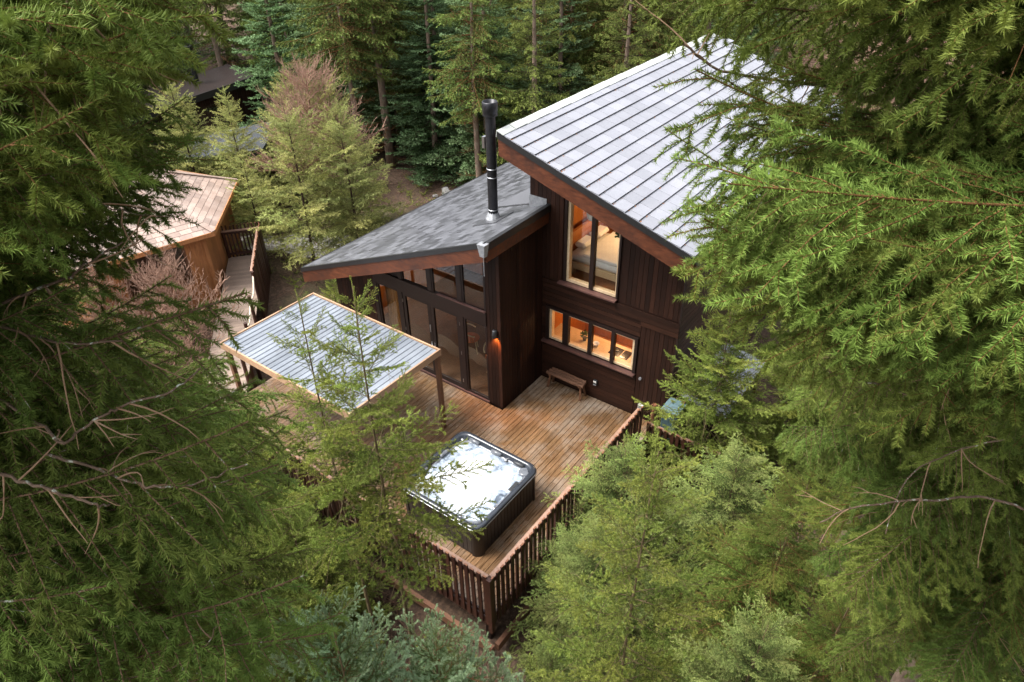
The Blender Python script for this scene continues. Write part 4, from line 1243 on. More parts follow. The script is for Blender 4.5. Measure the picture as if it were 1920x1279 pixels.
railing('walkway_railing', 'slatted railing closing the far end of the walkway beside the hut', p, p + wn_ * 1.26, -wd, slat_short, -0.1, 1.0, spacing=0.125, post_every=9, foot=-0.3)
p0 = W0 + wn_ * 0.66 + wd * 3.35
ropep = []
for i in range(3):
    for k in range(10):
        t_ = k / 10
        q = p0 + wd * (1.5 * (i + t_))
        ropep.append((q.x, q.y, 0.95 - 0.55 * 4 * t_ * (1 - t_) * 0.5))
mb = MB(); mb.sm = True; mb.tube(ropep, 0.028, 8)
rope = tag(mb.build('rope_handrail', M['rope']), 'thick pale rope sagging between posts along the walkway', 'rope')
for i in range(4):
    q = p0 + wd * 1.5 * i
    mb = MB(); mb.tube([(q.x, q.y, -1.3), (q.x + 0.02, q.y, 1.08)], [0.06, 0.05], 9)
    tag(mb.build('rope_post', M['rail']), ['dark round rope post at the end of the walkway railing', 'second rope post along, halfway to the deck', 'third rope post along, near the canopy', 'last rope post, where the walkway meets the deck'][i], 'post', 'posts carrying the rope along the walkway')

# ------------------------------------------------------------------ log store at the cabin's right corner
ls = thing('log_store', 'low log store with pale grey sheet roof beside the right corner of the cabin', 'log store', (4.55, 0.9, -0.95))
for xx in (-0.42, 0.5):
    for yy in (-1.0, 0.3, 1.6):
        mb = MB(); mb.box((xx - 0.04, yy - 0.04, -0.3), (xx + 0.04, yy + 0.04, 2.08)); mb.build('post', M['post_brown'], ls)
for k in range(7):
    yy = -1.0 + k * 0.38
    mb = MB(); mb.prism([(-0.5, yy, 2.20), (0.60, yy, 2.02), (0.60, yy, 2.05), (-0.5, yy, 2.23)], (0, 0.36, 0)); mb.build('roof_sheet', M['sheet'], ls)
for k in range(5):
    mb = MB(); mb.box((-0.5, -1.06, 0.3 + k * 0.33), (0.55, -1.03, 0.6 + k * 0.33)); mb.build('side_board', M['trim_dark'], ls)
lr = random.Random(5)
for k in range(44):
    rr_ = lr.uniform(0.07, 0.12)
    yy, zz = -0.9 + (k % 11) * 0.23 + lr.uniform(-.03, .03), 0.12 + (k // 11) * 0.23
    mb = MB(); mb.tube([(-0.35, yy, zz), (0.44 + lr.uniform(-.06, .06), yy, zz)], rr_, 8)
    mb.build('log', M['slat_end'], ls)
t = thing('storage_box', 'teal grey plastic box standing against the cabin corner behind the railing', 'box', (4.0, -0.32, -0.2))
mb = MB(); mb.add([(-.17, -.2, 0), (.17, -.2, 0), (.17, .2, 0), (-.17, .2, 0), (-.2, -.24, 1.22), (.2, -.24, 1.22), (.2, .24, 1.22), (-.2, .24, 1.22)], [(0, 3, 2, 1), (4, 5, 6, 7), (0, 1, 5, 4), (1, 2, 6, 5), (2, 3, 7, 6), (3, 0, 4, 7)]); mb.build('box_body', M['bin'], t, bevel=0.015)
mb = MB(); mb.box((-.22, -.26, 1.222), (.22, .26, 1.28)); mb.build('lid', M['bin'], t, bevel=0.012)
mb = MB(); mb.box((-.2, -.02, -0.75), (.2, .02, -0.003)); mb.box((-.02, -.2, -0.75), (.02, .2, -0.004)); mb.build('stand', M['charcoal'], t)
t = thing('rusty_post', 'rusty orange post with a knotty top in front of the dark cladding corner', 'post', (3.55, -0.42, -0.3))
mb = MB(); mb.tube([(0, 0, -0.5), (0.01, 0, 0.4), (-0.01, 0.01, 0.9), (0.02, 0, 1.28)], [0.05, 0.045, 0.055, 0.04], 8); mb.build('shaft', M['slat_end'], t)
o = leaf_ball(0.1, 40, 9).build('knot', M['slat_end'], t, loc=(0.0, 0, 1.2)); o['kind'] = 'stuff'

# ------------------------------------------------------------------ far buildings
def far_cabin(name, label, c, yaw, w, d, h, slope, flue_at=None, back=0.0):
    t = thing(name, label, 'cabin', c)
    t.rotation_euler = (0, 0, yaw)
    zr = lambda x: h + slope * x
    mb = MB()
    mb.prism([(-w / 2, -d / 2, -1), (w / 2, -d / 2, -1), (w / 2, -d / 2, zr(w / 2) - 0.1), (-w / 2, -d / 2, zr(-w / 2) - 0.1)], (0, d, 0))
    mb.build('wall', M['trim_dark'], t)
    for k in range(int(w / 0.25)):
        xa = -w / 2 + k * 0.25
        mb = MB(); mb.prism([(xa + 0.008, -d / 2 - 0.025, -0.9), (xa + 0.242, -d / 2 - 0.025, -0.9), (xa + 0.242, -d / 2 - 0.025, zr(xa + 0.242) - 0.12), (xa + 0.008, -d / 2 - 0.025, zr(xa) - 0.12)], (0, 0.023, 0)); mb.build('cladding_board', M['clad_v'], t)
    e = 0.5
    mb = MB(); mb.prism([(-w / 2 - e, -d / 2 - e, zr(-w / 2 - e)), (w / 2 + e, -d / 2 - e, zr(w / 2 + e)), (w / 2 + e, -d / 2 - e, zr(w / 2 + e) + 0.1), (-w / 2 - e, -d / 2 - e, zr(-w / 2 - e) + 0.1)], (0, d + 2 * e, -back * (d + 2 * e))); mb.build('roof', M['far_roof'], t)
    mb = MB(); mb.prism([(-w / 2 - e, -d / 2 - e - 0.04, zr(-w / 2 - e) - 0.22), (w / 2 + e, -d / 2 - e - 0.04, zr(w / 2 + e) - 0.22), (w / 2 + e, -d / 2 - e - 0.04, zr(w / 2 + e) + 0.11), (-w / 2 - e, -d / 2 - e - 0.04, zr(-w / 2 - e) + 0.11)], (0, 0.038, 0)); mb.build('fascia', M['black'], t)
    mb = MB(); mb.box((-w / 4, -d / 2 - 0.035, 0.2), (w / 5, -d / 2 - 0.027, h - 0.7)); mb.build('window', M['glass'], t)
    if flue_at:
        mb = MB(); mb.lathe([(0.13, 0), (0.13, 1.5), (0.19, 1.52), (0.19, 1.75), (0.1, 1.76)], (flue_at, 0.2, zr(flue_at)), 12); mb.build('flue_pipe', M['flue'], t)
far_cabin('far_cabin', 'dark cabin with a thin roof edge and flue among the trees at the upper left', (-27.4, 7.8, -0.5), R(80), 5.6, 3.6, 2.5, 0.10, flue_at=0.3, back=0.5)
far_cabin('far_shed', 'low blue grey roofed shed below the far cabin, behind the young conifers', (-19.6, 3.9, -0.6), R(40), 3.6, 2.8, 2.0, 0.15)
slat_far = slat_mesh(1.0, 0.06, 0.03)
railing('far_fence', 'short slatted fence on the slope behind the hexagonal hut', (-19.6, 3.3, -0.9), (-18.2, 5.6, -0.9), (0.8, -0.5, 0), slat_far, 0.0, 0.9, spacing=0.15, foot=-0.3)

# ------------------------------------------------------------------ stones
def stone(loc, r, seed, label):
    rr = random.Random(seed)
    bm = bmesh.new(); bmesh.ops.create_icosphere(bm, subdivisions=2, radius=1)
    for v in bm.verts:
        n_ = v.co.normalized()
        k = 1 + 0.22 * math.sin(3 * n_.x + seed) * math.cos(4 * n_.y + 2 * seed) + rr.uniform(-0.07, 0.07)
        v.co = Vector((v.co.x * r * 1.2, v.co.y * r * 0.9, v.co.z * r * 0.65)) * k
    me = bpy.data.meshes.new('stone'); bm.to_mesh(me); bm.free(); me.materials.append(M['stone'])
    o = link_obj('stone', me, None, loc)
    tag(o, label, 'stone', 'stones on the bank behind the wing roof')
for i, (x, y, r) in enumerate(((-11.2, 9.0, 0.24), (-11.5, 9.3, 0.16), (-10.9, 8.6, 0.14), (-11.6, 8.7, 0.12), (-10.7, 9.3, 0.13))):
    stone((x, y, ground_z(x, y) + r * 0.3), r, i + 1, ['largest grey stone on the bank behind the wing roof', 'grey stone just left of the largest one on the bank', 'grey stone nearest the wing roof on the bank', 'smallest grey stone, leftmost on the bank', 'grey stone farthest right on the bank'][i])

# ------------------------------------------------------------------ vegetation
NR = np.random.default_rng(5)

def tri_mesh(name, nv, tint, wv, wq, mats, ndead=0):
    """needles as loose triangles (material 0), wood as quads split in triangles (material 1)"""
    nv = np.asarray(nv, dtype=np.float32).reshape(-1, 3)
    wv = np.asarray(wv, dtype=np.float32).reshape(-1, 3)
    nt_ = len(nv) // 3
    wq = np.asarray(wq, dtype=np.int32).reshape(-1, 4)
    wt = np.concatenate([wq[:, [0, 1, 2]], wq[:, [0, 2, 3]]]) + len(nv) if len(wq) else np.zeros((0, 3), np.int32)
    v = np.concatenate([nv, wv]) if len(wv) else nv
    idx = np.concatenate([np.arange(len(nv), dtype=np.int32), wt.astype(np.int32).ravel()])
    nf = len(idx) // 3
    me = bpy.data.meshes.new(name)
    me.vertices.add(len(v)); me.vertices.foreach_set('co', v.ravel())
    me.loops.add(len(idx)); me.loops.foreach_set('vertex_index', idx)
    me.polygons.add(nf); me.polygons.foreach_set('loop_start', np.arange(0, nf * 3, 3, dtype=np.int32))
    for m in mats: me.materials.append(m)
    mi = np.zeros(nf, dtype=np.int32); mi[nt_:] = 1
    me.polygons.foreach_set('material_index', mi)
    me.update(calc_edges=True)
    a = me.attributes.new('tint', 'FLOAT', 'POINT')
    tt = np.zeros(len(v), dtype=np.float32); tt[:len(nv)] = tint
    if ndead: tt[len(v) - ndead:] = 0.85
    a.data.foreach_set('value', tt)
    return me

def nrm(a):
    return a / np.maximum(np.linalg.norm(a, axis=-1, keepdims=True), 1e-9)

def needles(P0, P1, tint, st):
    """needle triangles for shoots P0-P1"""
    n, k = len(P0), st['k']
    ax = nrm(P1 - P0)
    up = np.tile(np.array([0, 0, 1.0]), (n, 1))
    up = nrm(up - ax * np.sum(up * ax, 1, keepdims=True) + 1e-6)
    sd = np.cross(ax, up)
    t = (np.arange(k)[None, :] + NR.random((n, k))) / k * 1.06
    ang = NR.random((n, k)) * 2 * np.pi
    r = np.cos(ang)[..., None] * sd[:, None] + (np.sin(ang) * st.get('flat', 0.8) + st.get('lift', 0.0))[..., None] * up[:, None]
    d = nrm(ax[:, None] * (st.get('fw', 0.75) + 0.25 * NR.standard_normal((n, k)))[..., None] + nrm(r))
    base = P0[:, None] + (P1 - P0)[:, None] * t[..., None]
    ln = st['nl'] * (0.75 + 0.45 * NR.random((n, k)))[..., None]
    w = nrm(np.cross(d, ax[:, None] + 0.7 * NR.standard_normal((n, k, 3)))) * st['nw']
    V = np.stack([base - w, base + w, base + d * ln], axis=2)
    T = np.repeat((tint[:, None] + 0.13 * NR.standard_normal((n, k)))[..., None], 3, axis=2)
    T[..., 2] += 0.08
    return V.reshape(-1, 3), np.clip(T, 0, 1).ravel()

def tubes(lines, n=3):
    vs, fs = [], []
    b = 0
    for ln in lines:
        pts, r0, r1 = ln[:3]
        pts = np.asarray(pts, float)
        m = len(pts)
        tg = np.gradient(pts, axis=0)
        tg = nrm(tg)
        s = np.cross(tg, np.array([0.13, 0.21, 0.97])); s = nrm(s + 1e-6)
        u = np.cross(tg, s)
        rad = np.linspace(r0, r1, m)[:, None, None]
        a = np.arange(n) * 2 * np.pi / n
        ring = pts[:, None] + rad * (np.cos(a)[None, :, None] * s[:, None] + np.sin(a)[None, :, None] * u[:, None])
        vs.append(ring.reshape(-1, 3))
        i = np.arange(m - 1)[:, None] * n; kk = np.arange(n)[None, :]; k2 = (kk + 1) % n
        fs.append(np.stack([i + kk, i + k2, i + n + k2, i + n + kk], -1).reshape(-1, 4) + b)
        b += m * n
    if not vs: return np.zeros((0, 3)), np.zeros((0, 4), int)
    return np.concatenate(vs), np.concatenate(fs)

def bough_geo(st, seed):
    """a branch along +X, Z up: a main axis, side twigs and shoots clothed in needles"""
    rr = random.Random(seed)
    L = st['L']
    P0, P1, TT, lines = [], [], [], []
    step = st['step']
    nm = max(5, int(L / step))
    ph1, ph2 = rr.uniform(0, 6), rr.uniform(0, 6)
    sag = st['sag'] * rr.uniform(0.6, 1.3)
    tip = st.get('tip', 0.0)
    main = []
    for i in range(nm + 1):
        s = i / nm
        main.append(Vector((L * s, 0.16 * L * math.sin(3.2 * s + ph1) * s * (1.05 - s), -sag * L * 4 * s * (1 - s) * (1 - 0.4 * s) + tip * L * s ** 4 + 0.012 * L * math.sin(7 * s + ph2) * s)))
    lines.append(([tuple(p) for p in main], st['r'], st['r'] * 0.22))
    bare = st['bare']
    def clothe(a, b, t):
        P0.append(tuple(a)); P1.append(tuple(b)); TT.append(t)
    for i in range(nm):
        s = (i + 0.5) / nm
        if s > bare: clothe(main[i], main[i + 1], st['t0'] + st['t1'] * s)
    def twig(p, d, length, level, s0):
        m = max(2, int(length / step))
        pts = [p.copy()]
        d = d.copy()
        for i in range(m):
            f = (i + 1) / m
            d = d + Vector((rr.gauss(0, st['wob']), rr.gauss(0, st['wob']), rr.gauss(0, st['wob']) - st['droop'] * (0.25 if level == 2 else 1) * (1.0 - st.get('relift', 0) * 2 * f) / m))
            d.normalize()
            p = p + d * (length / m)
            if level == 1 and m > 2 and i >= 0 and rr.random() < st['ter']:
                for sgn in ((-1, 1) if rr.random() < 0.75 else (rr.choice((-1, 1)),)):
                    sd = d.cross(Vector((0, 0, 1)))
                    if sd.length < 0.2: sd = Vector((1, 0, 0)).cross(d)
                    sd.normalize()
                    dd = (d * math.cos(st['tang']) + sd * (sgn * math.sin(st['tang'])) + Vector((0, 0, st.get('tz', -0.15) + rr.gauss(0, 0.12)))).normalized()
                    twig(pts[-1].lerp(p, rr.random()), dd, st['tlen'] * rr.uniform(0.6, 1.25) * (1.1 - 0.6 * f) * min(1, length / 0.25), 2, s0 + 0.15)
            if not (level == 1 and f < st.get('inner_bare', 0.0)):
                clothe(pts[-1], p, st['t0'] + st['t1'] * min(1, s0 + 0.35 * f + (0.12 if level == 2 else 0)) + rr.gauss(0, 0.05))
            pts.append(p.copy())
        if level == 1 or st.get('fine_wood', True):
            lines.append(([tuple(q) for q in pts], st['r2'] if level == 1 else st['r2'] * 0.6, st['r2'] * 0.4))
    ns = st['sec']
    for k in range(ns):
        s = bare + (0.985 - bare) * (k + rr.random() * 0.8) / ns
        fi = s * nm; i = min(nm - 1, int(fi))
        p = main[i].lerp(main[i + 1], fi - i)
        d0 = (main[i + 1] - main[i]).normalized()
        sgn = 1 if k % 2 else -1
        ang = st['ang'] * rr.uniform(0.75, 1.2) * (1 - 0.35 * s)
        sd = Vector((-d0.y, d0.x, 0)).normalized() * sgn
        dd = (d0 * math.cos(ang) + sd * math.sin(ang) + Vector((0, 0, rr.gauss(st.get('sz', 0.0), st.get('szv', 0.15))))).normalized()
        ln = st['slen'] * L * (max(0.0, 1 - s) ** 0.7) * min(1.0, 0.45 + 2.2 * (s - bare)) + st['smin']
        twig(p, dd, ln * rr.uniform(0.75, 1.2), 1, s * 0.6)
    for k in range(st.get('dead', 0)):
        s = rr.uniform(0.08, 0.7); i = min(nm - 1, int(s * nm))
        p = main[i].copy(); d = Vector((rr.uniform(0.1, 1), rr.choice((-1, 1)) * rr.uniform(0.4, 1), rr.uniform(-0.5, 0.7))).normalized()
        pts = [tuple(p)]
        ln = rr.uniform(0.15, 0.55); cz, cx = rr.uniform(-0.45, 0.08), rr.gauss(0, 0.1)
        for j in range(7):
            d = (d + Vector((cx, rr.gauss(0, 0.08), cz))).normalized(); p = p + d * ln / 7; pts.append(tuple(p))
            if j in (2, 4) and rr.random() < 0.6:
                q = p.copy(); e = (d + Vector((rr.gauss(0, .6), rr.gauss(0, .6), rr.gauss(0, .5)))).normalized(); p2 = [tuple(q)]
                for _ in range(4): e = (e + Vector((0, 0, cz))).normalized(); q = q + e * ln * 0.09; p2.append(tuple(q))
                lines.append((p2, st['r2'] * 0.7, st['r2'] * 0.4, 1))
        lines.append((pts, st['r2'] * 1.25, st['r2'] * 0.5, 1))
    if P0 and st['k']:
        nv, tt = needles(np.array(P0), np.array(P1), np.array(TT), st)
    else:
        nv, tt = np.zeros((0, 3)), np.zeros(0)
    lines.sort(key=lambda l: len(l))
    wv, wq = tubes(lines, st.get('sides', 3))
    nd = sum(len(l[0]) * st.get('sides', 3) for l in lines if len(l) > 3)
    return nv, tt, wv, wq, nd

STY = {
 # near mature spruce: hanging side twigs, bottle-brush shoots
 'spruce': dict(L=2.8, step=0.085, sag=0.07, tip=0.10, r=0.012, r2=0.0026, bare=0.08, sec=78, slen=0.31, smin=0.07, ang=1.0, sz=-0.15, droop=1.25, wob=0.07, ter=0.8, tang=0.75, tlen=0.13, tz=-0.2,
                k=70, nl=0.020, nw=0.0018, flat=0.75, fw=0.7, t0=-0.02, t1=0.95, dead=10, inner_bare=0.0),
 'spruce_s': dict(L=1.1, step=0.07, sag=-0.04, tip=0.06, r=0.008, r2=0.0024, bare=0.06, sec=28, slen=0.34, smin=0.06, ang=0.95, sz=-0.05, droop=0.5, wob=0.06, ter=0.75, tang=0.75, tlen=0.10, tz=-0.1,
                k=64, nl=0.019, nw=0.0017, flat=0.75, fw=0.7, t0=-0.05, t1=1.1, dead=3),
 'spruce_l': dict(L=2.0, step=0.08, sag=0.04, tip=0.12, r=0.011, r2=0.0030, bare=0.10, sec=26, slen=0.40, smin=0.10, ang=0.8, sz=0.0, droop=0.35, wob=0.06, ter=0.6, tang=0.7, tlen=0.16, tz=-0.05,
                k=84, nl=0.021, nw=0.0016, flat=0.85, fw=0.6, t0=-0.02, t1=1.1, dead=6),
 'young': dict(L=1.2, step=0.075, sag=0.03, tip=0.08, r=0.009, r2=0.0035, bare=0.1, sec=19, slen=0.30, smin=0.07, ang=0.9, sz=0.1, droop=0.25, wob=0.06, ter=0.55, tang=0.8, tlen=0.12, tz=0.0,
                k=26, nl=0.030, nw=0.0042, flat=0.7, fw=0.6, t0=-0.1, t1=1.15, dead=3),
 'hemlock': dict(L=1.3, step=0.065, sag=-0.07, tip=0.0, r=0.008, r2=0.0026, bare=0.06, sec=24, slen=0.36, smin=0.08, ang=0.9, sz=0.05, droop=0.55, wob=0.08, ter=0.6, tang=0.8, tlen=0.13, tz=-0.05,
                k=19, nl=0.026, nw=0.0040, flat=0.55, fw=0.8, t0=-0.25, t1=1.35, dead=3),
 'blue': dict(L=0.9, step=0.06, sag=0.02, tip=0.12, r=0.009, r2=0.0045, bare=0.05, sec=13, slen=0.34, smin=0.16, ang=0.8, sz=0.2, droop=-0.1, wob=0.04, ter=0.35, tang=0.8, tlen=0.11, tz=0.1,
                k=70, nl=0.022, nw=0.0028, flat=0.9, lift=0.25, fw=0.6, t0=0.0, t1=1.2, dead=1),
 'bare': dict(L=1.3, step=0.1, sag=0.02, tip=0.1, r=0.015, r2=0.008, bare=0.1, sec=14, slen=0.42, smin=0.12, ang=0.75, sz=0.25, droop=-0.1, wob=0.16, ter=0.45, tang=0.7, tlen=0.22, tz=0.2,
                k=0, nl=0.02, nw=0.002, t0=0, t1=0, dead=0),
 'fir': dict(L=2.0, step=0.17, sag=0.03, tip=0.06, r=0.022, r2=0.008, bare=0.12, sec=20, slen=0.34, smin=0.12, ang=0.95, sz=0.02, szv=0.05, droop=0.05, wob=0.06, ter=0.75, tang=0.8, tlen=0.2, tz=0.03,
                k=9, nl=0.085, nw=0.016, flat=0.4, lift=0.35, fw=0.7, t0=-0.1, t1=1.1, fine_wood=False),
 'forest': dict(L=2.2, step=0.18, sag=-0.06, tip=0.08, r=0.024, r2=0.008, bare=0.2, sec=20, slen=0.30, smin=0.12, ang=1.0, sz=-0.1, szv=0.1, droop=0.6, wob=0.08, ter=0.7, tang=0.8, tlen=0.2, tz=-0.15,
                k=9, nl=0.085, nw=0.016, flat=0.7, fw=0.8, t0=-0.05, t1=1.0, dead=5, fine_wood=False),
 'larch': dict(L=1.5, step=0.12, sag=-0.03, tip=0.08, r=0.011, r2=0.004, bare=0.1, sec=18, slen=0.34, smin=0.1, ang=0.95, sz=0.1, droop=0.3, wob=0.09, ter=0.7, tang=0.8, tlen=0.2, tz=0.0,
                k=9, nl=0.055, nw=0.0085, flat=0.7, fw=0.6, t0=0.05, t1=0.9, dead=4, fine_wood=False),
}
BOUGH = {}
def bough_meshes(key, style, needle, wood_m, n, seed0):
    out_ = []
    for i in range(n):
        g = bough_geo(STY[style], seed0 + i)
        out_.append(tri_mesh(key + '_bough', *g[:4], [M[needle], M[wood_m]], g[4]))
    BOUGH[key] = (out_, STY[style]['L'])
bough_meshes('spruce', 'spruce', 'n_spruce', 'limb', 6, 100)
bough_meshes('spruce_s', 'spruce_s', 'n_spruce', 'twig_orange', 4, 140)
bough_meshes('spruce_l', 'spruce_l', 'n_spruce', 'twig_orange', 4, 160)
bough_meshes('young', 'young', 'n_young', 'twig_green', 5, 200)
bough_meshes('hemlock', 'hemlock', 'n_hemlock', 'twig_green', 5, 240)
bough_meshes('blue', 'blue', 'n_blue', 'twig_orange', 4, 280)
bough_meshes('bare', 'bare', 'n_larch', 'twig_pink', 4, 300)
bough_meshes('larch', 'larch', 'n_larch', 'twig_green', 4, 330)

def bough_matrix(a, b, roll, L):
    d = b - a
    s = d.length / L
    ex = d.normalized()
    ey = Vector((0, 0, 1)).cross(ex)
    if ey.length < 1e-3: ey = Vector((0, 1, 0))
    ey.normalize()
    ez = ex.cross(ey)
    ey2 = ey * math.cos(roll) + ez * math.sin(roll)
    ez2 = ex.cross(ey2)
    m = Matrix((ex * s, ey2 * s, ez2 * s)).transposed().to_4x4()
    m.translation = a
    return m

def trunk_obj(tree, pts, r0, r1, mat, n=9):
    mb = MB(); mb.sm = True
    m = len(pts)
    mb.tube(pts, [r0 + (r1 - r0) * (i / (m - 1)) ** 0.85 for i in range(m)], n)
    return mb.build('trunk', M[mat], tree)

def trunk_line(H, base_drop, wob, seed, lean=(0, 0), n=14):
    rr = random.Random(seed)
    a, b = rr.uniform(0, 6), rr.uniform(0, 6)
    return [Vector((lean[0] * t * H + wob * math.sin(3 * t + a) * t, lean[1] * t * H + wob * math.sin(2.5 * t + b) * t, -base_drop + (H + base_drop) * t)) for t in [i / n for i in range(n + 1)]]

def at_height(line, z):
    for p, q in zip(line, line[1:]):
        if p.z <= z <= q.z: return p.lerp(q, (z - p.z) / max(1e-6, q.z - p.z))
    return line[-1].copy()

def bough_tree(name, label, x, y, H, key, Rmax, z_lo=0.3, gap=0.3, per=5, e0=-0.1, e1=0.7, p=0.8, seed=1, r0=0.05, mat='twig_green', lean=(0, 0), wob=0.08, group=None, leader=0.4, cat='tree', top_key=None, top_from=0.8):
    rr = random.Random(seed)
    g = ground_z(x, y)
    H = H - g - 0.25 * leader          # H is given as the height of the tip above the deck
    t = thing(name, label, cat, (x, y, g), group)
    line = trunk_line(H, 0.25, wob, seed, lean)
    trunk_obj(t, line, r0, 0.006, mat)
    z = z_lo
    k0 = rr.uniform(0, 6)
    while z < H - leader * 0.25:
        f = (z - z_lo) / max(0.1, H - z_lo)
        rad = Rmax * (1 - f) ** p + 0.10
        n = per if f < 0.85 else max(3, per - 1)
        for i in range(n):
            az = k0 + 2 * math.pi * i / n + rr.gauss(0, 0.22)
            el = e0 + (e1 - e0) * f + rr.gauss(0, 0.1)
            ln = rad * rr.uniform(0.72, 1.15)
            kk = key
            if top_key and f > top_from: kk = top_key
            ms, L = BOUGH[kk]
            a = at_height(line, z + rr.uniform(-0.3, 0.3) * gap)
            b = a + Vector((math.cos(az) * math.cos(el), math.sin(az) * math.cos(el), math.sin(el))) * ln
            o = link_obj('bough', rr.choice(ms), t)
            o.matrix_local = bough_matrix(a, b, rr.gauss(0, 0.2), L)
        k0 += 2.4
        z += gap * rr.uniform(0.85, 1.15) * (1.0 if f < 0.7 else 0.8)
    if leader and key in BOUGH:
        ms, L = BOUGH[key if not top_key else top_key]
        a = at_height(line, H - leader)
        o = link_obj('leader_shoot', rr.choice(ms), t)
        o.matrix_local = bough_matrix(a, a + Vector((0.01, 0.01, leader * 1.25)), 0, L) @ Matrix.Diagonal((1, 0.5, 0.5, 1))
    return t

# merged crowns for the forest behind, shared by all trees of a kind
def crown_mesh(key, style, needle, wood_m, H, Rmax, z_lo, gap, per, e0, e1, p, seed, nb=5, dead_below=0):
    rr = random.Random(seed)
    geos = [bough_geo(STY[style], seed * 31 + i) for i in range(nb)]
    dgeo = bough_geo(dict(STY['bare'], sec=9, ter=0.2), seed)
    L = STY[style]['L']
    NV, NT, WV, WQ = [], [], [], []
    off = 0
    def put(g, a, b, roll, LL):
        nonlocal off
        m = np.array(bough_matrix(a, b, roll, LL))
        nv, tt, wv, wq, nd = g
        if len(nv):
            NV.append(nv @ m[:3, :3].T + m[:3, 3]); NT.append(np.clip(tt + rr.gauss(0, 0.06), 0, 1))
        WV.append(wv @ m[:3, :3].T + m[:3, 3]); WQ.append(wq + off); off += len(wv)
    z = z_lo; k0 = 0
    while z < H:
        f = (z - z_lo) / (H - z_lo)
        rad = Rmax * (1 - f) ** p * min(1, 0.65 + f * 3) + 0.15
        for i in range(per):
            az = k0 + 2 * math.pi * i / per + rr.gauss(0, 0.25)
            el = e0 + (e1 - e0) * f + rr.gauss(0, 0.09)
            ln = rad * rr.uniform(0.65, 1.2)
            a = Vector((0, 0, z + rr.uniform(-0.3, 0.3) * gap))
            put(rr.choice(geos), a, a + Vector((math.cos(az) * math.cos(el), math.sin(az) * math.cos(el), math.sin(el))) * ln, rr.gauss(0, 0.25), L)
        k0 += 2.4
        z += gap * rr.uniform(0.8, 1.2)
    z = 0.6
    while z < dead_below:
        az = rr.uniform(0, 6.28); ln = rr.uniform(0.6, 1.7)
        a = Vector((0, 0, z))
        put(dgeo, a, a + Vector((math.cos(az), math.sin(az), rr.uniform(-0.45, 0.1))) * ln, 0, STY['bare']['L'])
        z += rr.uniform(0.12, 0.3)
    return tri_mesh(key + '_crown', np.concatenate(NV), np.concatenate(NT), np.concatenate(WV), np.concatenate(WQ), [M[needle], M[wood_m]])

CROWN = {
 'fir': [crown_mesh('fir', 'fir', 'n_fir', 'bark_dark', 11.5, 2.4, 0.4, 0.46, 7, -0.22, 0.3, 0.75, s) for s in (3, 4)],
 'spruce': [crown_mesh('spruce', 'forest', 'n_forest', 'bark_dark', 12.0, 2.6, 0.6, 0.42, 7, -0.35, 0.25, 0.7, s) for s in (5, 6)],
 'tall': [crown_mesh('tall', 'forest', 'n_forest', 'twig_orange', 13.0, 2.4, 5.2, 0.40, 7, -0.35, 0.2, 0.6, s, dead_below=7.5) for s in (7, 8)],
}
def forest_tree(kind, name, label, x, y, s, seed, H, r0, group):
    rr = random.Random(seed)
    t = thing(name, label, 'tree', (x, y, ground_z(x, y) - 0.1), group)
    t.rotation_euler = (rr.gauss(0, 0.012), rr.gauss(0, 0.012), rr.uniform(0, 6.28))
    trunk_obj(t, trunk_line(H * s, 0.2, 0.1, seed, n=8), r0, 0.02, 'bark', 9)
    c = link_obj('crown', CROWN[kind][seed % len(CROWN[kind])], t)
    c.scale = (s * rr.uniform(0.9, 1.1), s * rr.uniform(0.9, 1.1), s)
    return t

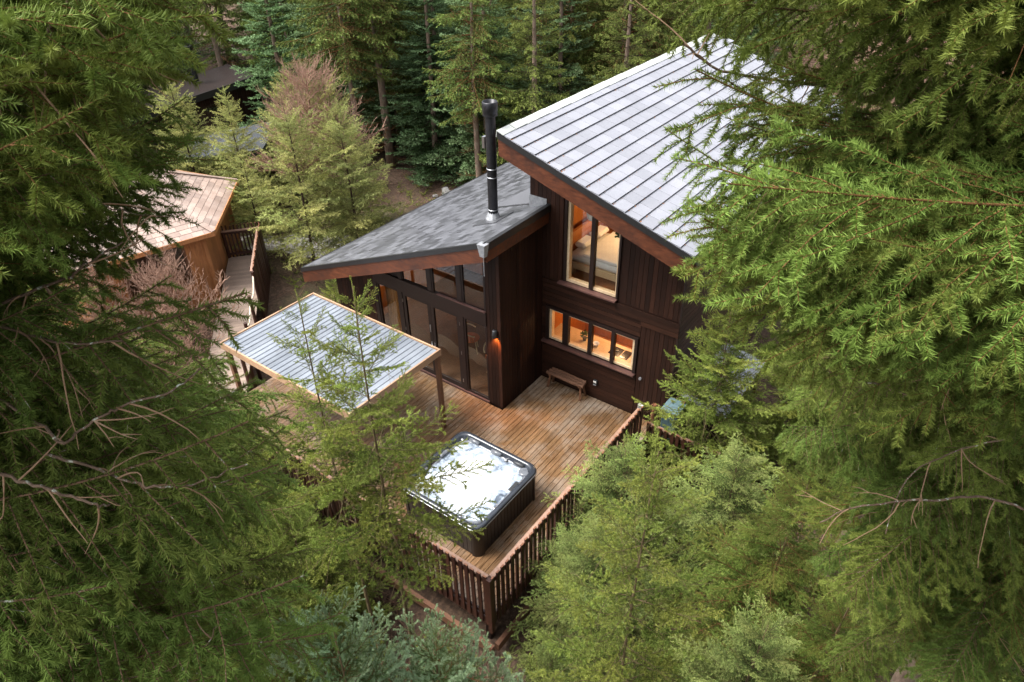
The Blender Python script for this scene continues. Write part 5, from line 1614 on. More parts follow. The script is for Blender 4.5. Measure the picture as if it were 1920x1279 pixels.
# ---- boughs of the big spruces standing round the view: (height on the trunk, tip x, tip y, tip z)
BOUGHS = {
    'L1': [
        (10.78, 5.52, -11.41, 10.7), (10.87, 5.55, -11.24, 10.52), (10.77, 5.53, -11.18, 10.44), (11.11, 5.77, -11.52, 10.89), (11.01, 5.91, -11.69, 10.92), (11.28, 5.93, -11.4, 10.88),
        (11, 5.65, -11.14, 10.56), (10.9, 5.59, -11.26, 10.64), (11, 5.76, -11.21, 10.73), (10.99, 5.89, -11.15, 10.86), (10.66, 5.58, -11.56, 10.66), (11.08, 5.75, -11.37, 10.9),
        (11.18, 6.01, -11.49, 10.89), (11.25, 6.55, -11.57, 11.21), (11.46, 6.18, -11.28, 11.33), (11.45, 5.77, -10.84, 11.31), (11.29, 6.63, -11.84, 11.27), (11.01, 5.57, -11.38, 10.53),
        (11.15, 5.95, -11.74, 10.83), (11.25, 5.43, -11.66, 11.2), (11.37, 6.39, -12.05, 10.98), (11.27, 6.11, -11.66, 11.05), (11.54, 4.7, -11.12, 11.41), (11.7, 5.18, -10.73, 11.15),
        (11.27, 6.61, -11.83, 11.04), (11.72, 5.3, -10.74, 11.17), (11.36, 5.82, -11.5, 11.18), (11.86, 4.88, -11.37, 11.38), (11.36, 5.76, -11.46, 11), (11.14, 5.59, -11.68, 10.88),
        (11.83, 5.77, -11.59, 11.41), (11.09, 6.11, -11.76, 11.04), (10.64, 5.15, -11.81, 10.5), (11.23, 4.97, -11.13, 11.14), (10.7, 5.15, -11.8, 10.51), (11.69, 6.33, -11.28, 11.53),
        (11.67, 6.44, -11.69, 11.5), (11.67, 6.43, -11.54, 11.17), (11.21, 6.73, -11.91, 11.11), (10.88, 5.24, -11.36, 10.73), (11.15, 5.32, -11.13, 11.14), (11.18, 5.26, -11.75, 10.84),
        (11.79, 5.98, -11.38, 11.3), (11.56, 6.66, -11.45, 11.51), (11.62, 6.17, -11.93, 11.26), (11.57, 5.75, -11.15, 11.39), (11.51, 6.32, -11.6, 11.42), (10.79, 5.76, -11.66, 10.77),
        (11.6, 6.31, -11.99, 11.28), (11.26, 6.14, -11.93, 10.97), (11.67, 5.73, -11.42, 11.52), (10.76, 5.13, -11.22, 10.71), (11.37, 5.55, -11.27, 10.88), (11.04, 5.75, -11.71, 10.8),
        (10.5, 4.78, -11.72, 10.35), (11.94, 6.23, -11.77, 11.57), (11.73, 5.49, -11.01, 11.48), (11.29, 5.99, -11.49, 11.18), (11.51, 5.97, -11.85, 11.22), (11.57, 5.92, -11.45, 11.33),
        (11.34, 5.54, -11.72, 11.05), (10.93, 6.03, -11.94, 10.69), (11.74, 6.32, -11.13, 11.56), (11.41, 5.53, -11.3, 11.37), (11.76, 6.65, -11.65, 11.26), (11.71, 6.16, -11.35, 11.37),
        (11.28, 5.14, -10.86, 11.09), (11.22, 6.41, -12, 10.93), (11.22, 6.07, -11.85, 11.06), (11.11, 6.23, -11.74, 11.03), (11.83, 6.24, -11.66, 11.37), (10.66, 4.83, -11.76, 10.38),
        (11.53, 6.37, -12.01, 11.27), (11.75, 6.72, -11.66, 11.46), (11.62, 5.55, -11.64, 11.24), (11.75, 5.06, -11.12, 11.31), (11.76, 6.25, -11.49, 11.56), (11.65, 5.26, -11.05, 11.19),
        (11.57, 6.32, -12.02, 11.19), (11.72, 4.81, -11.17, 11.4), (11.07, 5.44, -11.18, 10.89), (11.54, 5.99, -11.67, 11.26), (11.86, 6.67, -11.45, 11.57), (11.44, 6.25, -11.41, 11.41),
        (11.2, 5.15, -11.66, 10.93), (11.6, 4.58, -11.14, 11.31), (10.91, 5.48, -11.52, 10.67), (10.92, 6.19, -12.05, 10.9), (10.99, 5.53, -11.52, 10.91), (11.64, 6.55, -11.64, 11.2),
        (11.72, 5.41, -10.98, 11.21), (11.89, 6.13, -11.19, 11.55), (11.55, 5.09, -10.83, 11.23), (11.5, 5.24, -10.63, 11.14), (11.5, 6.11, -11.86, 11.27), (11.8, 5.53, -11.48, 11.53),
        (11.08, 6.1, -11.99, 11.04), (11.6, 5.61, -11.6, 11.32),
    ],
    'L2': [
        (9.73, 5.69, -11.13, 9.31), (8.94, 5.59, -10.98, 8.71), (10.07, 5.63, -11.5, 9.65), (10.09, 6.01, -12.18, 9.76), (9.23, 6.2, -12.22, 9.2), (9.13, 5.71, -11.26, 8.52),
        (8.96, 6.46, -12.02, 8.64), (9.09, 4.79, -12.45, 8.8), (8.48, 4.74, -12.21, 8.22), (9.21, 4.1, -12.02, 8.94), (9.62, 5.23, -11.61, 9.19), (8.35, 5.78, -11.78, 8.07),
        (8.68, 4.86, -12.24, 8.17), (7.88, 4.63, -12.38, 7.84), (10.24, 6.1, -12.2, 9.63), (9.44, 5.78, -12.24, 9.29), (8.99, 4.72, -12, 8.86), (9.55, 5.52, -11.27, 9.25),
        (10.89, 5.9, -11.98, 10.38), (9.84, 4.44, -11.21, 9.36), (8.88, 4.84, -12.49, 8.66), (9.17, 6.13, -12.23, 8.7), (10.27, 5.99, -11.58, 9.66), (9.43, 5.76, -11.55, 9.25),
        (10.22, 6.27, -11.73, 9.73), (10.04, 5.47, -11.26, 9.91), (9.96, 5.82, -11.92, 9.92), (10.18, 4.62, -11.69, 9.64), (9.9, 4.85, -11.66, 9.82), (9.87, 6.18, -12.2, 9.35),
        (8.82, 4.56, -12.06, 8.53), (9.14, 4.33, -11.58, 8.91), (8.36, 5.43, -12.05, 7.98), (10.07, 6.23, -12.53, 9.39), (8.91, 6.13, -11.64, 8.77), (8.89, 5.19, -12.03, 8.65),
        (10.68, 5.39, -11.7, 10.11), (10.04, 6.27, -11.7, 9.73), (9.57, 5.82, -11.11, 9.02), (9.5, 5.86, -11.9, 9.35), (9.92, 5.79, -11.67, 9.78), (10.95, 5.5, -11.8, 10.33),
        (9.9, 5.99, -12.17, 9.43), (9.02, 5.65, -12.02, 8.76), (8.87, 4.68, -11.98, 8.47), (9.51, 4.72, -11.36, 8.91), (8.76, 4.63, -12.27, 8.41), (9.42, 6.33, -12.39, 9.13),
        (10.58, 6.06, -11.56, 9.92), (8.86, 5.48, -11.73, 8.23), (8.1, 5.8, -11.34, 7.69), (8.89, 5.16, -11.23, 8.38), (9.41, 5.99, -12.06, 9.31), (10.52, 6.22, -11.85, 10.45),
        (10.15, 6.51, -12.21, 9.64), (9.82, 5.48, -12.24, 9.54), (10.13, 6.05, -11.51, 9.52), (9.65, 4.48, -11.95, 9.17), (9.88, 5.31, -11.28, 9.22), (9.02, 3.98, -11.84, 8.82),
        (9.74, 6.37, -12.01, 9.11), (10.2, 5.54, -12.24, 9.98), (9.78, 4.16, -11.42, 9.66), (9.12, 5.15, -11.53, 8.51), (9.49, 5.09, -11.08, 9.41), (10.37, 5.27, -11.8, 9.83),
        (8.54, 6, -11.45, 8.34), (10.24, 5.35, -11.79, 9.64), (9.19, 6.64, -11.66, 8.57), (10.04, 6.99, -11.95, 9.38), (9.65, 6.42, -12.25, 9.22), (8.28, 4.79, -12.44, 8.26),
        (10.07, 4.79, -11.53, 9.64), (7.65, 4.31, -12.69, 7.47), (9.57, 5.44, -11.46, 9.27), (9.62, 6.24, -12.16, 9.39), (11.08, 6.54, -11.57, 10.26), (9.83, 5.44, -12.1, 9.66),
        (10.2, 6.16, -12.1, 9.8), (10.45, 5.37, -11.98, 10.29), (9.51, 4.54, -11.54, 9.07), (8.6, 5.43, -11.98, 8.39), (9.29, 5.9, -11.84, 8.72), (9.52, 6.46, -12.1, 8.98),
        (9.59, 5.36, -11.07, 9.24), (10.66, 5.95, -11.64, 9.97), (9.93, 6.54, -11.93, 9.68), (9.27, 5.78, -11.89, 8.86), (9.52, 5.1, -11.65, 9.05), (9.03, 5.52, -12.22, 9.02),
        (10.36, 5.84, -12, 9.88), (8.96, 6.49, -11.54, 8.19), (8.41, 4.95, -11.66, 8.37), (9.97, 5.63, -11.86, 9.66), (8.18, 4.08, -12.36, 8.07), (9.18, 4.38, -11.81, 9.05),
        (9.98, 6.69, -11.69, 9.62), (10.16, 6.77, -11.71, 10.01), (9.08, 4.9, -12.14, 8.82), (9.24, 6.05, -12.33, 8.77),
    ],
    'L3': [
        (8.04, 3.51, -11.79, 7.98), (8.96, 2.7, -10.73, 8.68), (6.35, 3.83, -11.48, 6.3), (7.49, 3.09, -10.07, 6.91), (8.6, 3.41, -10.65, 8.31), (8.96, 2.58, -10.72, 8.69),
        (5.69, 3.61, -10.51, 5.18), (8.56, 4.48, -11.73, 7.97), (8.19, 3.58, -10.19, 8.01), (7.34, 3.26, -9.93, 6.75), (8.66, 4.24, -10.43, 7.94), (5.58, 2.53, -11.71, 5.49),
        (7.28, 4.77, -12.12, 7.06), (4.65, 3.2, -11.17, 4.42), (6.42, 5.01, -11.43, 6.22), (7.74, 4.05, -12.13, 7.38), (6.13, 2.42, -10.36, 5.9), (5.13, 3.11, -11.67, 5.07),
        (7.01, 2.79, -9.61, 6.41), (8.3, 3.91, -11.12, 8.12), (7.86, 1.21, -10.76, 7.85), (6.52, 3.03, -10.79, 6.24), (7.98, 3.04, -12.05, 7.56), (5.79, 3.95, -10.15, 5.61),
        (8.15, 3.51, -10.96, 7.94), (8.45, 4.7, -11.66, 8.02), (5.75, 2.7, -12.63, 5.52), (6.2, 2.4, -11.67, 5.94), (7.7, 2.8, -10.26, 7.67), (7.42, 3.08, -9.87, 7.34),
        (4.9, 2.46, -11.23, 4.81), (5.58, 3.46, -10.92, 5.39), (7.36, 4.22, -11.72, 7.03), (7.38, 4.69, -11.57, 6.85), (8.57, 2.11, -10.94, 8.37), (7.3, 5, -11.75, 6.84),
        (7.17, 1.61, -10.14, 7.11), (8.68, 1.49, -10.46, 8.46), (5.47, 2.66, -12.33, 5.4), (6.46, 1.32, -10.8, 6.39), (7.58, 1.53, -10.35, 7.52), (8.24, 3.86, -9.94, 7.59),
        (6.93, 2.23, -11.44, 6.77), (7.33, 3.72, -11.58, 7.24), (7.8, 3.59, -10.55, 7.28), (7.13, 2.8, -10.71, 7.06), (4.31, 2.57, -11.7, 4.17), (6.51, 3.81, -12.33, 6.5),
        (6.9, 1.97, -11.35, 6.88), (7.02, 3.56, -11.83, 6.92), (7.21, 3.24, -10.24, 6.92), (6.43, 2.99, -9.85, 5.93), (7.18, 3.56, -10.43, 6.94), (5.14, 1.64, -12.57, 4.99),
        (6.03, 3.17, -9.8, 5.72), (6.27, 2.07, -11.17, 6.13), (7.72, 3.43, -9.96, 7.19), (8.04, 1.32, -10.4, 7.98), (7.34, 2.59, -12.1, 7.13), (9.89, 3.07, -11.31, 9.49),
        (8.33, 4.39, -11.5, 7.83), (4.83, 3.4, -10.71, 4.51), (7.22, 2.67, -10.1, 7.06), (5.77, 2.5, -10.58, 5.44), (8.66, 2.25, -11.31, 8.55), (8.14, 3.36, -10.04, 7.85),
        (7.37, 3.11, -11.69, 6.93), (5.62, 2.35, -12.49, 5.48), (6.46, 3.03, -11.69, 6.42), (5.52, 2.54, -11.32, 5.23), (7.55, 4.31, -12.05, 7.16), (5.58, 2.96, -11.74, 5.31),
        (7.88, 4.03, -10.18, 7.8), (7.77, 1.7, -10.51, 7.73), (7.1, 4.62, -10.43, 7), (8.6, 4.21, -11.49, 7.93), (8.13, 3.45, -11.32, 7.93), (7.66, 4.36, -12.23, 7.4),
        (8.02, 3.96, -10.95, 7.7), (8.16, 2.05, -11.55, 7.99), (7.22, 2.49, -10.85, 7.11), (8.23, 2.64, -10.19, 7.96), (5.57, 3.47, -11.21, 5.03), (6.1, 3.29, -12.4, 5.92),
        (4.6, 2.5, -11.71, 4.35),
    ],
    'R1': [
        (10.36, 7.57, -9.97, 10.24), (10.45, 7.63, -9.91, 10.08), (10.82, 7.67, -10.04, 10.43), (10.38, 7.56, -10.04, 10.34), (10.26, 7.74, -9.98, 10.26), (10.46, 7.65, -9.73, 9.93),
        (11.03, 7.59, -9.95, 10.77), (10.63, 7.59, -9.97, 10.57), (10.85, 7.71, -9.86, 10.41), (11.19, 7.67, -9.76, 10.91), (10.91, 7.82, -9.77, 10.6), (11.75, 7.15, -9.79, 11.15),
        (10.79, 7.41, -10.14, 10.71), (10.46, 7.51, -9.94, 10.33), (11.78, 7.21, -9.78, 11.28), (10.41, 7.56, -9.83, 10.07), (11.1, 7.41, -9.87, 10.84), (10.83, 7.73, -10.12, 10.63),
        (10.87, 7.52, -9.29, 10.54), (11.79, 7.48, -9.92, 11.24), (9.7, 8.89, -8.16, 9.67), (11.22, 7.7, -9.54, 10.72), (11.77, 7.85, -9.61, 11.33), (11.2, 8.13, -7.58, 11.02),
        (10.55, 8.29, -8.33, 10.37), (10.8, 8.38, -8.11, 10.64), (11.32, 7.86, -9.78, 11.07), (11.53, 8.25, -8.22, 11.15), (10.76, 7.96, -10.14, 10.41), (11.85, 8.14, -9.71, 11.52),
        (10.51, 8.64, -9.05, 10.48), (11.33, 7.89, -9.27, 11.31), (11, 8.06, -9.61, 10.9), (12.07, 7.46, -9.99, 11.48), (11.2, 8.04, -9.71, 10.75), (10.66, 8.55, -8.82, 10.5),
        (11.52, 7.98, -9.37, 11.36), (11.46, 7.27, -8.74, 11.22), (11.38, 8.16, -8.56, 11.2), (10.15, 8.85, -9.25, 10.13), (10.99, 8.32, -10.46, 10.61), (11.26, 8.13, -8.42, 11.2),
        (10.6, 7.81, -9.49, 10.49), (11.41, 8.23, -7.71, 11.29), (10.66, 8.57, -9.02, 10.6), (9.96, 8.69, -8.25, 9.79), (10.1, 8.79, -8.8, 10.02), (11, 7.96, -8.35, 10.76),
        (11.15, 8.03, -10.3, 10.67), (10.67, 8.66, -9.58, 10.58), (10.25, 7.88, -8.56, 10.24), (11.27, 7.88, -10.63, 10.73), (10.7, 7.93, -8.72, 10.34), (10.72, 7.76, -8.72, 10.6),
        (10.24, 7.82, -9.06, 9.86), (11.96, 7.35, -9.24, 11.39), (10.24, 7.49, -9.01, 10.15), (11.65, 8.36, -9.34, 11.42), (11.3, 8.36, -9.9, 11.07), (12, 7.57, -10.13, 11.45),
        (11.46, 8.26, -8.94, 11.17), (10.8, 7.37, -8.67, 10.34), (11.66, 8.38, -9.49, 11.48), (10.62, 7.59, -8.78, 10.4), (11.48, 8.16, -8.83, 11.2), (10.86, 7.84, -10.04, 10.38),
        (10.98, 8.06, -10.3, 10.63), (10.88, 8.64, -9.08, 10.6), (10.56, 8.73, -9.61, 10.53), (11.63, 8.08, -9.79, 11.38), (10.33, 7.71, -8.92, 9.88), (11.69, 6.93, -8.48, 11.06),
        (11.18, 7.67, -9.83, 10.72), (10.11, 7.64, -9.41, 9.92), (11.19, 8.29, -9.99, 10.78), (10.48, 7.81, -8.62, 10.47), (11.42, 7.29, -8.6, 11.29), (10.08, 8.37, -8.21, 10.01),
        (10.46, 8.06, -9.63, 10.38), (10.51, 8.39, -9.39, 10.37), (10.87, 7.27, -8.89, 10.66), (11.16, 8.51, -8.74, 10.92), (10.45, 8.71, -9.26, 10.32), (11.23, 8.27, -9.1, 11.21),
        (10.63, 8.45, -9.95, 10.45), (11.53, 8, -8.54, 11.27), (11.29, 8.15, -8.38, 11.12), (10.72, 8.09, -9.8, 10.32), (11.05, 8.45, -9.8, 10.92), (11.06, 8.45, -8.4, 10.99),
        (10.36, 8.38, -8.37, 10.15), (10.77, 7.62, -9.71, 10.26), (11.24, 7.94, -9.19, 10.99), (10.23, 8.12, -9.4, 10.18), (10.9, 8.58, -9.68, 10.66), (10.48, 8.51, -7.99, 10.29),
        (10.16, 8.67, -8.74, 9.9), (11.1, 8.41, -9.85, 11.03),
    ],
    'R2': [
        (5.72, 9.93, -7.07, 5.56), (9.2, 7.94, -8.92, 8.93), (9.35, 8.24, -7.79, 9.3), (7.2, 8.93, -8.29, 6.75), (6.06, 9.57, -6.96, 5.9), (8.3, 7.9, -7.24, 8.03),
        (8.88, 7.63, -6.49, 8.38), (8.74, 8.53, -5.88, 8.53), (6.53, 8.91, -6.73, 6.38), (8.33, 8.59, -5.48, 8.2), (6.77, 8.06, -7.41, 6.52), (6.16, 8.48, -6.99, 5.75),
        (8.1, 8.21, -8.05, 8.01), (8.78, 8.41, -7.07, 8.41), (7.15, 9.21, -8.98, 7.01), (8.89, 7.74, -6.89, 8.37), (5.09, 9.98, -6.9, 4.92), (7.65, 8.39, -9.01, 7.59),
        (6.81, 8.66, -7.79, 6.58), (7.93, 8.79, -7.2, 7.61), (5.49, 9.38, -7.05, 5.31), (8.35, 8.34, -8.34, 8.23), (9.14, 8.84, -8.43, 8.87), (6.41, 9.71, -7.4, 6.31),
        (9.1, 8.56, -7.65, 8.92), (8.5, 9.17, -4.33, 8.31), (8.71, 8.58, -5.8, 8.66), (7.02, 8.56, -6.27, 6.99), (8.5, 8.76, -8.78, 8.22), (7.82, 9.08, -7.84, 7.82),
        (8.59, 7.77, -7.12, 8.56), (7.43, 8.87, -7.6, 7.13), (7.7, 7.85, -7.01, 7.55), (8.97, 8.84, -6.48, 8.71), (8.78, 8.62, -7.22, 8.65), (6.67, 9.44, -7.72, 6.53),
        (9.13, 8.8, -8.38, 8.83), (6.02, 8.73, -8.32, 5.73), (8.02, 8.61, -6.96, 7.92), (7.15, 9.66, -7.64, 6.88), (6.36, 8.72, -7.39, 5.93), (8.66, 8.59, -8.83, 8.16),
        (5.93, 10.15, -6.39, 5.89), (9.27, 7.97, -7.61, 8.74), (6.38, 9.4, -8.31, 6.31), (9.89, 8.56, -8.06, 9.44), (6.87, 8.86, -7.82, 6.66), (9.58, 8.61, -8.04, 9.2),
        (9.55, 9, -7.13, 9.37), (7.22, 7.66, -7.27, 7.07), (7.31, 8.93, -8.61, 6.72), (7.64, 9, -6.02, 7.53), (8.97, 8.65, -8.18, 8.64), (6.95, 8.55, -5.98, 6.9),
        (8.75, 9.29, -8.16, 8.41), (8.27, 7.96, -7.98, 7.76), (8.71, 8.93, -4.77, 8.5), (8.8, 7.94, -8.75, 8.31), (6.91, 8.2, -7.94, 6.86), (4.89, 9.78, -6.79, 4.88),
        (8.61, 8.73, -7.11, 8.42), (8.07, 7.84, -8.31, 7.96), (8.11, 7.25, -6.74, 8.03), (8.6, 8.63, -5.34, 8.43), (6.54, 8.6, -7.03, 6.48), (8.72, 7.67, -7.38, 8.62),
        (9.96, 7.9, -8.41, 9.35), (7.5, 9.56, -7.56, 7.08), (8.88, 8.69, -8.79, 8.61), (6.36, 8.16, -7.12, 6.05), (8.48, 8.62, -9.3, 7.78), (6.54, 9.73, -8.04, 6.17),
        (7.05, 8.72, -8, 6.78), (7.08, 9.63, -8.4, 6.91), (8.62, 9.32, -6.86, 8.45), (8.63, 8.15, -8.29, 8.32), (5.88, 9.78, -6.38, 5.69), (6.66, 8.48, -7.91, 6.29),
        (6.71, 9.14, -8.13, 6.15), (9.47, 7.78, -8.72, 8.88),
    ],
    'R3': [
        (8.65, 7.54, -3.56, 8.42), (7.01, 7.32, -3.23, 7), (7.04, 7.09, -3.38, 6.75), (7.21, 8.79, -2.43, 7.02), (8.6, 6.86, -3.14, 8.36), (6.8, 6.3, -2.77, 6.35),
        (6.51, 8.52, -4.34, 6.47), (6.88, 9.04, -2.24, 6.74), (5.19, 9.18, -1.69, 5.18), (4.75, 8.12, -3.17, 4.55), (7.83, 8.49, -5.57, 7.5), (6.45, 9.15, -4.72, 5.87),
        (7.14, 9.32, -5.11, 6.54), (5.21, 9.71, -0.99, 5.18), (5.68, 8.84, -5.5, 5.37), (8.27, 7.14, -3.66, 8), (6.44, 7.01, -2.18, 6.33), (4.9, 8.08, -4.44, 4.39),
        (5.26, 10.09, -4.63, 5.26), (7.09, 9, -3.74, 6.62), (6.67, 9.05, -2.38, 6.56), (8.18, 6.4, -2.45, 7.95), (6.13, 8.35, -3.27, 5.97), (4.06, 9.32, -3.17, 3.86),
        (7.62, 8.16, -0.2, 7.62), (4.81, 8.79, -2.4, 4.69), (6.13, 8.21, -2.59, 6.04), (9.17, 7.98, -4.2, 9.12), (9.07, 7.09, -5.18, 8.4), (8.61, 8.31, -3.98, 8.38),
        (5.04, 9.91, -2.76, 4.87), (7.86, 8.95, -3.31, 7.48), (6.21, 7.13, -3, 5.99), (6.58, 8.4, -2.39, 6.44), (6.55, 9.15, -4.15, 6.18), (6.11, 7, -4.47, 5.53),
        (5.26, 8.78, -4.95, 5.26), (8.8, 6.63, -4.77, 8.61), (5.99, 6.82, -3.3, 5.51), (7.45, 7.52, -3.53, 7.16), (8.7, 8.51, -4.74, 8.47), (5.43, 6.57, -3.35, 5.11),
        (7.58, 7.23, -4.88, 7.22), (6.42, 7.79, -5.37, 6.19), (10.26, 8.07, -2.67, 10.02), (9.61, 7.94, -3.76, 9.27), (6.35, 7.38, -5.31, 5.89), (7.65, 8.35, -4.62, 6.99),
        (9.26, 8.37, 0.56, 8.98), (7.8, 7.62, -3.07, 7.45), (7.46, 8.68, -2.85, 7.41), (5.23, 8.9, -3.82, 4.91), (6.91, 9.1, -1.88, 6.75), (7.66, 7.62, -5.04, 7.05),
        (7.06, 8.61, -2.69, 6.9), (8.42, 7.41, -2.92, 8.34), (6.94, 8.2, -5.66, 6.86), (7.2, 6.45, -3.99, 7.05), (6.86, 8.32, -5.58, 6.61), (8.47, 6.62, -1.22, 8.16),
        (5.41, 6.94, -3.2, 5.4), (7.59, 6.87, -4.54, 7.04), (8.86, 8.18, -2.56, 8.69), (6.76, 9.53, -1.95, 6.66), (8.29, 7.39, -2.92, 8.18), (8.89, 8.79, -2.19, 8.72),
        (5.71, 8.15, -2.92, 5.59), (6.38, 9.3, -1.51, 6.16), (7.98, 9.14, -4.48, 7.59), (7.65, 8.9, -0.16, 7.53), (8.45, 7.89, -5.63, 7.83), (6.25, 6.67, -3.66, 6.21),
        (7.84, 8.43, -3.66, 7.47), (6.07, 8.27, -4.53, 5.84), (8.4, 6.58, -3.52, 7.95),
    ],
}

LIMBS = {
    'R1': [
        ([(8.35, -9.11, 11.16), (8.17, -9.27, 11.05), (7.95, -9.51, 11.06), (7.81, -9.65, 11.09), (7.63, -9.67, 11.09), (7.44, -9.77, 11.12), (7.32, -9.88, 11.23)], 0.016),
        ([(8.19, -8.75, 11.27), (8.16, -8.77, 11.19), (8.09, -9.08, 11.01), (8.03, -9.25, 10.92), (7.94, -9.37, 10.73)], 0.015),
        ([(8.53, -8.97, 10.73), (8.51, -8.99, 10.64), (8.55, -9.17, 10.51), (8.55, -9.29, 10.44), (8.48, -9.34, 10.31)], 0.022),
        ([(7.82, -9.06, 11.23), (7.72, -9.20, 11.07), (7.69, -9.36, 11.03)], 0.007),
    ],
    'R2': [
        ([(9.18, -9.07, 9.03), (8.97, -9.13, 9.05), (8.78, -9.33, 9.10), (8.57, -9.52, 9.11), (8.41, -9.60, 9.03), (8.31, -9.71, 8.97)], 0.012),
        ([(8.85, -8.61, 9.83), (8.78, -8.72, 9.68), (8.68, -8.92, 9.64), (8.53, -9.12, 9.60)], 0.014),
        ([(8.46, -9.07, 9.46), (8.30, -9.10, 9.48), (8.10, -9.27, 9.57), (7.87, -9.35, 9.73)], 0.008),
        ([(8.97, -8.95, 9.34), (8.74, -9.13, 9.24), (8.60, -9.39, 9.18), (8.60, -9.61, 8.98)], 0.008),
    ],
    'L2': [
        ([(5.92, -12.08, 10.64), (6.00, -11.92, 10.67), (6.14, -11.85, 10.74), (6.21, -11.81, 10.79), (6.21, -11.68, 10.81)], 0.01),
        ([(5.93, -12.09, 10.63), (6.02, -12.01, 10.55), (6.21, -11.96, 10.56), (6.38, -11.86, 10.58)], 0.01),
        ([(6.08, -12.20, 10.46), (6.09, -12.17, 10.40), (6.28, -12.15, 10.37), (6.38, -12.14, 10.35), (6.35, -12.06, 10.34), (6.39, -11.99, 10.37), (6.50, -11.96, 10.44), (6.59, -11.85, 10.47), (6.58, -11.74, 10.48)], 0.01),
        ([(6.26, -12.17, 10.26), (6.35, -12.09, 10.18), (6.51, -12.06, 10.19), (6.64, -12.01, 10.20), (6.67, -11.91, 10.15), (6.77, -11.78, 10.19)], 0.009),
        ([(6.20, -12.34, 10.29), (6.26, -12.27, 10.22), (6.43, -12.23, 10.24), (6.56, -12.19, 10.23), (6.55, -12.14, 10.17)], 0.011),
        ([(6.23, -12.39, 9.16), (6.39, -12.22, 9.14), (6.54, -12.08, 9.27), (6.58, -12.00, 9.38)], 0.007),
    ],
    'L1': [
        ([(6.47, -11.67, 11.60), (6.41, -11.67, 11.56), (6.46, -11.78, 11.50), (6.48, -11.84, 11.47), (6.38, -11.86, 11.42), (6.32, -11.92, 11.37)], 0.011),
        ([(6.51, -11.78, 11.52), (6.47, -11.79, 11.46), (6.53, -11.86, 11.44), (6.53, -11.92, 11.43)], 0.006),
        ([(6.05, -11.67, 11.00), (6.08, -11.65, 10.91), (6.24, -11.63, 10.90), (6.37, -11.58, 10.91)], 0.004),
    ],
}

def smooth_line(pts, k=5):
    """Catmull-Rom through the points"""
    P = [Vector(p) for p in pts]
    P = [P[0] * 2 - P[1]] + P + [P[-1] * 2 - P[-2]]
    o = []
    for i in range(1, len(P) - 2):
        for j in range(k):
            t = j / k
            o.append(0.5 * ((2 * P[i]) + (P[i + 1] - P[i - 1]) * t + (2 * P[i - 1] - 5 * P[i] + 4 * P[i + 1] - P[i + 2]) * t * t + (3 * P[i] - P[i - 1] - 3 * P[i + 1] + P[i + 2]) * t ** 3))
    o.append(P[-2])
    return o
def add_limbs(t, limbs, seed):
    """heavy crooked limbs with lichen, each with its own dead side twigs"""
    rr = random.Random(seed)
    for pts, r in limbs:
        ln = [p - t.location + Vector((rr.gauss(0, .003), rr.gauss(0, .003), rr.gauss(0, .003))) for p in smooth_line(pts)]
        lines = [([tuple(p) for p in ln], r * 0.62, r * 0.3)]
        n = len(ln)
        for k in range(int(n * 0.28)):
            i = rr.randint(1, n - 2)
            p = ln[i].copy(); ax = (ln[i + 1] - ln[i]).normalized()
            d = (ax * rr.uniform(0.1, 0.9) + Vector((rr.gauss(0, 1), rr.gauss(0, 1), rr.gauss(-0.2, 1))).normalized()).normalized()
            q = [tuple(p)]; L_ = rr.uniform(0.08, 0.38); c = Vector((rr.gauss(0, .1), rr.gauss(0, .1), rr.uniform(-0.3, 0.1)))
            for j in range(6):
                d = (d + c + Vector((rr.gauss(0, .07), rr.gauss(0, .07), 0))).normalized(); p = p + d * L_ / 6; q.append(tuple(p))
                if j == 3 and rr.random() < 0.5:
                    e = (d + Vector((rr.gauss(0, .6), rr.gauss(0, .6), rr.gauss(0, .6)))).normalized()
                    lines.append(([tuple(p), tuple(p + e * L_ * .2), tuple(p + (e + c).normalized() * L_ * .4)], 0.0022, 0.001, 1))
            lines.append((q, 0.0035, 0.0012, 1))
        lines.sort(key=lambda l: len(l))
        wv, wq = tubes(lines, 6)
        me = tri_mesh('limb', np.zeros((0, 3)), np.zeros(0), wv, wq, [M['n_spruce'], M['limb_grey']], sum(len(l[0]) * 6 for l in lines if len(l) > 3))
        link_obj('limb', me, t)

def big_spruce(name, label, x, y, H, r0, boughs, seed, key=('spruce', 'spruce_s'), limbs=(), crown=None):
    rr = random.Random(seed)
    g = ground_z(x, y)
    t = thing(name, label, 'tree', (x, y, g), 'big spruces framing the clearing')
    line = trunk_line(H - g, 0.3, 0.06, seed)
    trunk_obj(t, line, r0, 0.03, 'bark', 12)
    org = Vector((x, y, g))
    for bz, tx, ty, tz in boughs:
        a = at_height(line, bz - g)
        b = Vector((tx, ty, tz)) - org
        ms, L = BOUGH[key[1] if (b - a).length < 1.5 else ('spruce_l' if (b - a).length < 3.0 and rr.random() < 0.7 else key[0])]
        o = link_obj('bough', rr.choice(ms), t)
        o.matrix_local = bough_matrix(a, b, rr.gauss(0, 0.15), L)
    add_limbs(t, limbs, seed)
    if crown:                                            # the rest of the crown, above the view, added to shade what lies below
        z = crown
        while z < H - 0.5:
            f = (z - crown) / (H - crown)
            for i in range(7):
                az = rr.uniform(0, 6.283); ln = 2.9 * (1 - f) ** 0.8 + 0.3
                a = at_height(line, z - g)
                ms, L = BOUGH['spruce']
                o = link_obj('bough', rr.choice(ms), t)
                o.matrix_local = bough_matrix(a, a + Vector((math.cos(az) * ln, math.sin(az) * ln, -0.12 * ln)), 0, L)
            z += 0.33
    return t
big_spruce('big_spruce', 'big dark spruce reaching hanging boughs in from the upper left corner', 5.2, -13.55, 13.5, 0.2, BOUGHS['L1'], 1, limbs=LIMBS['L1'])
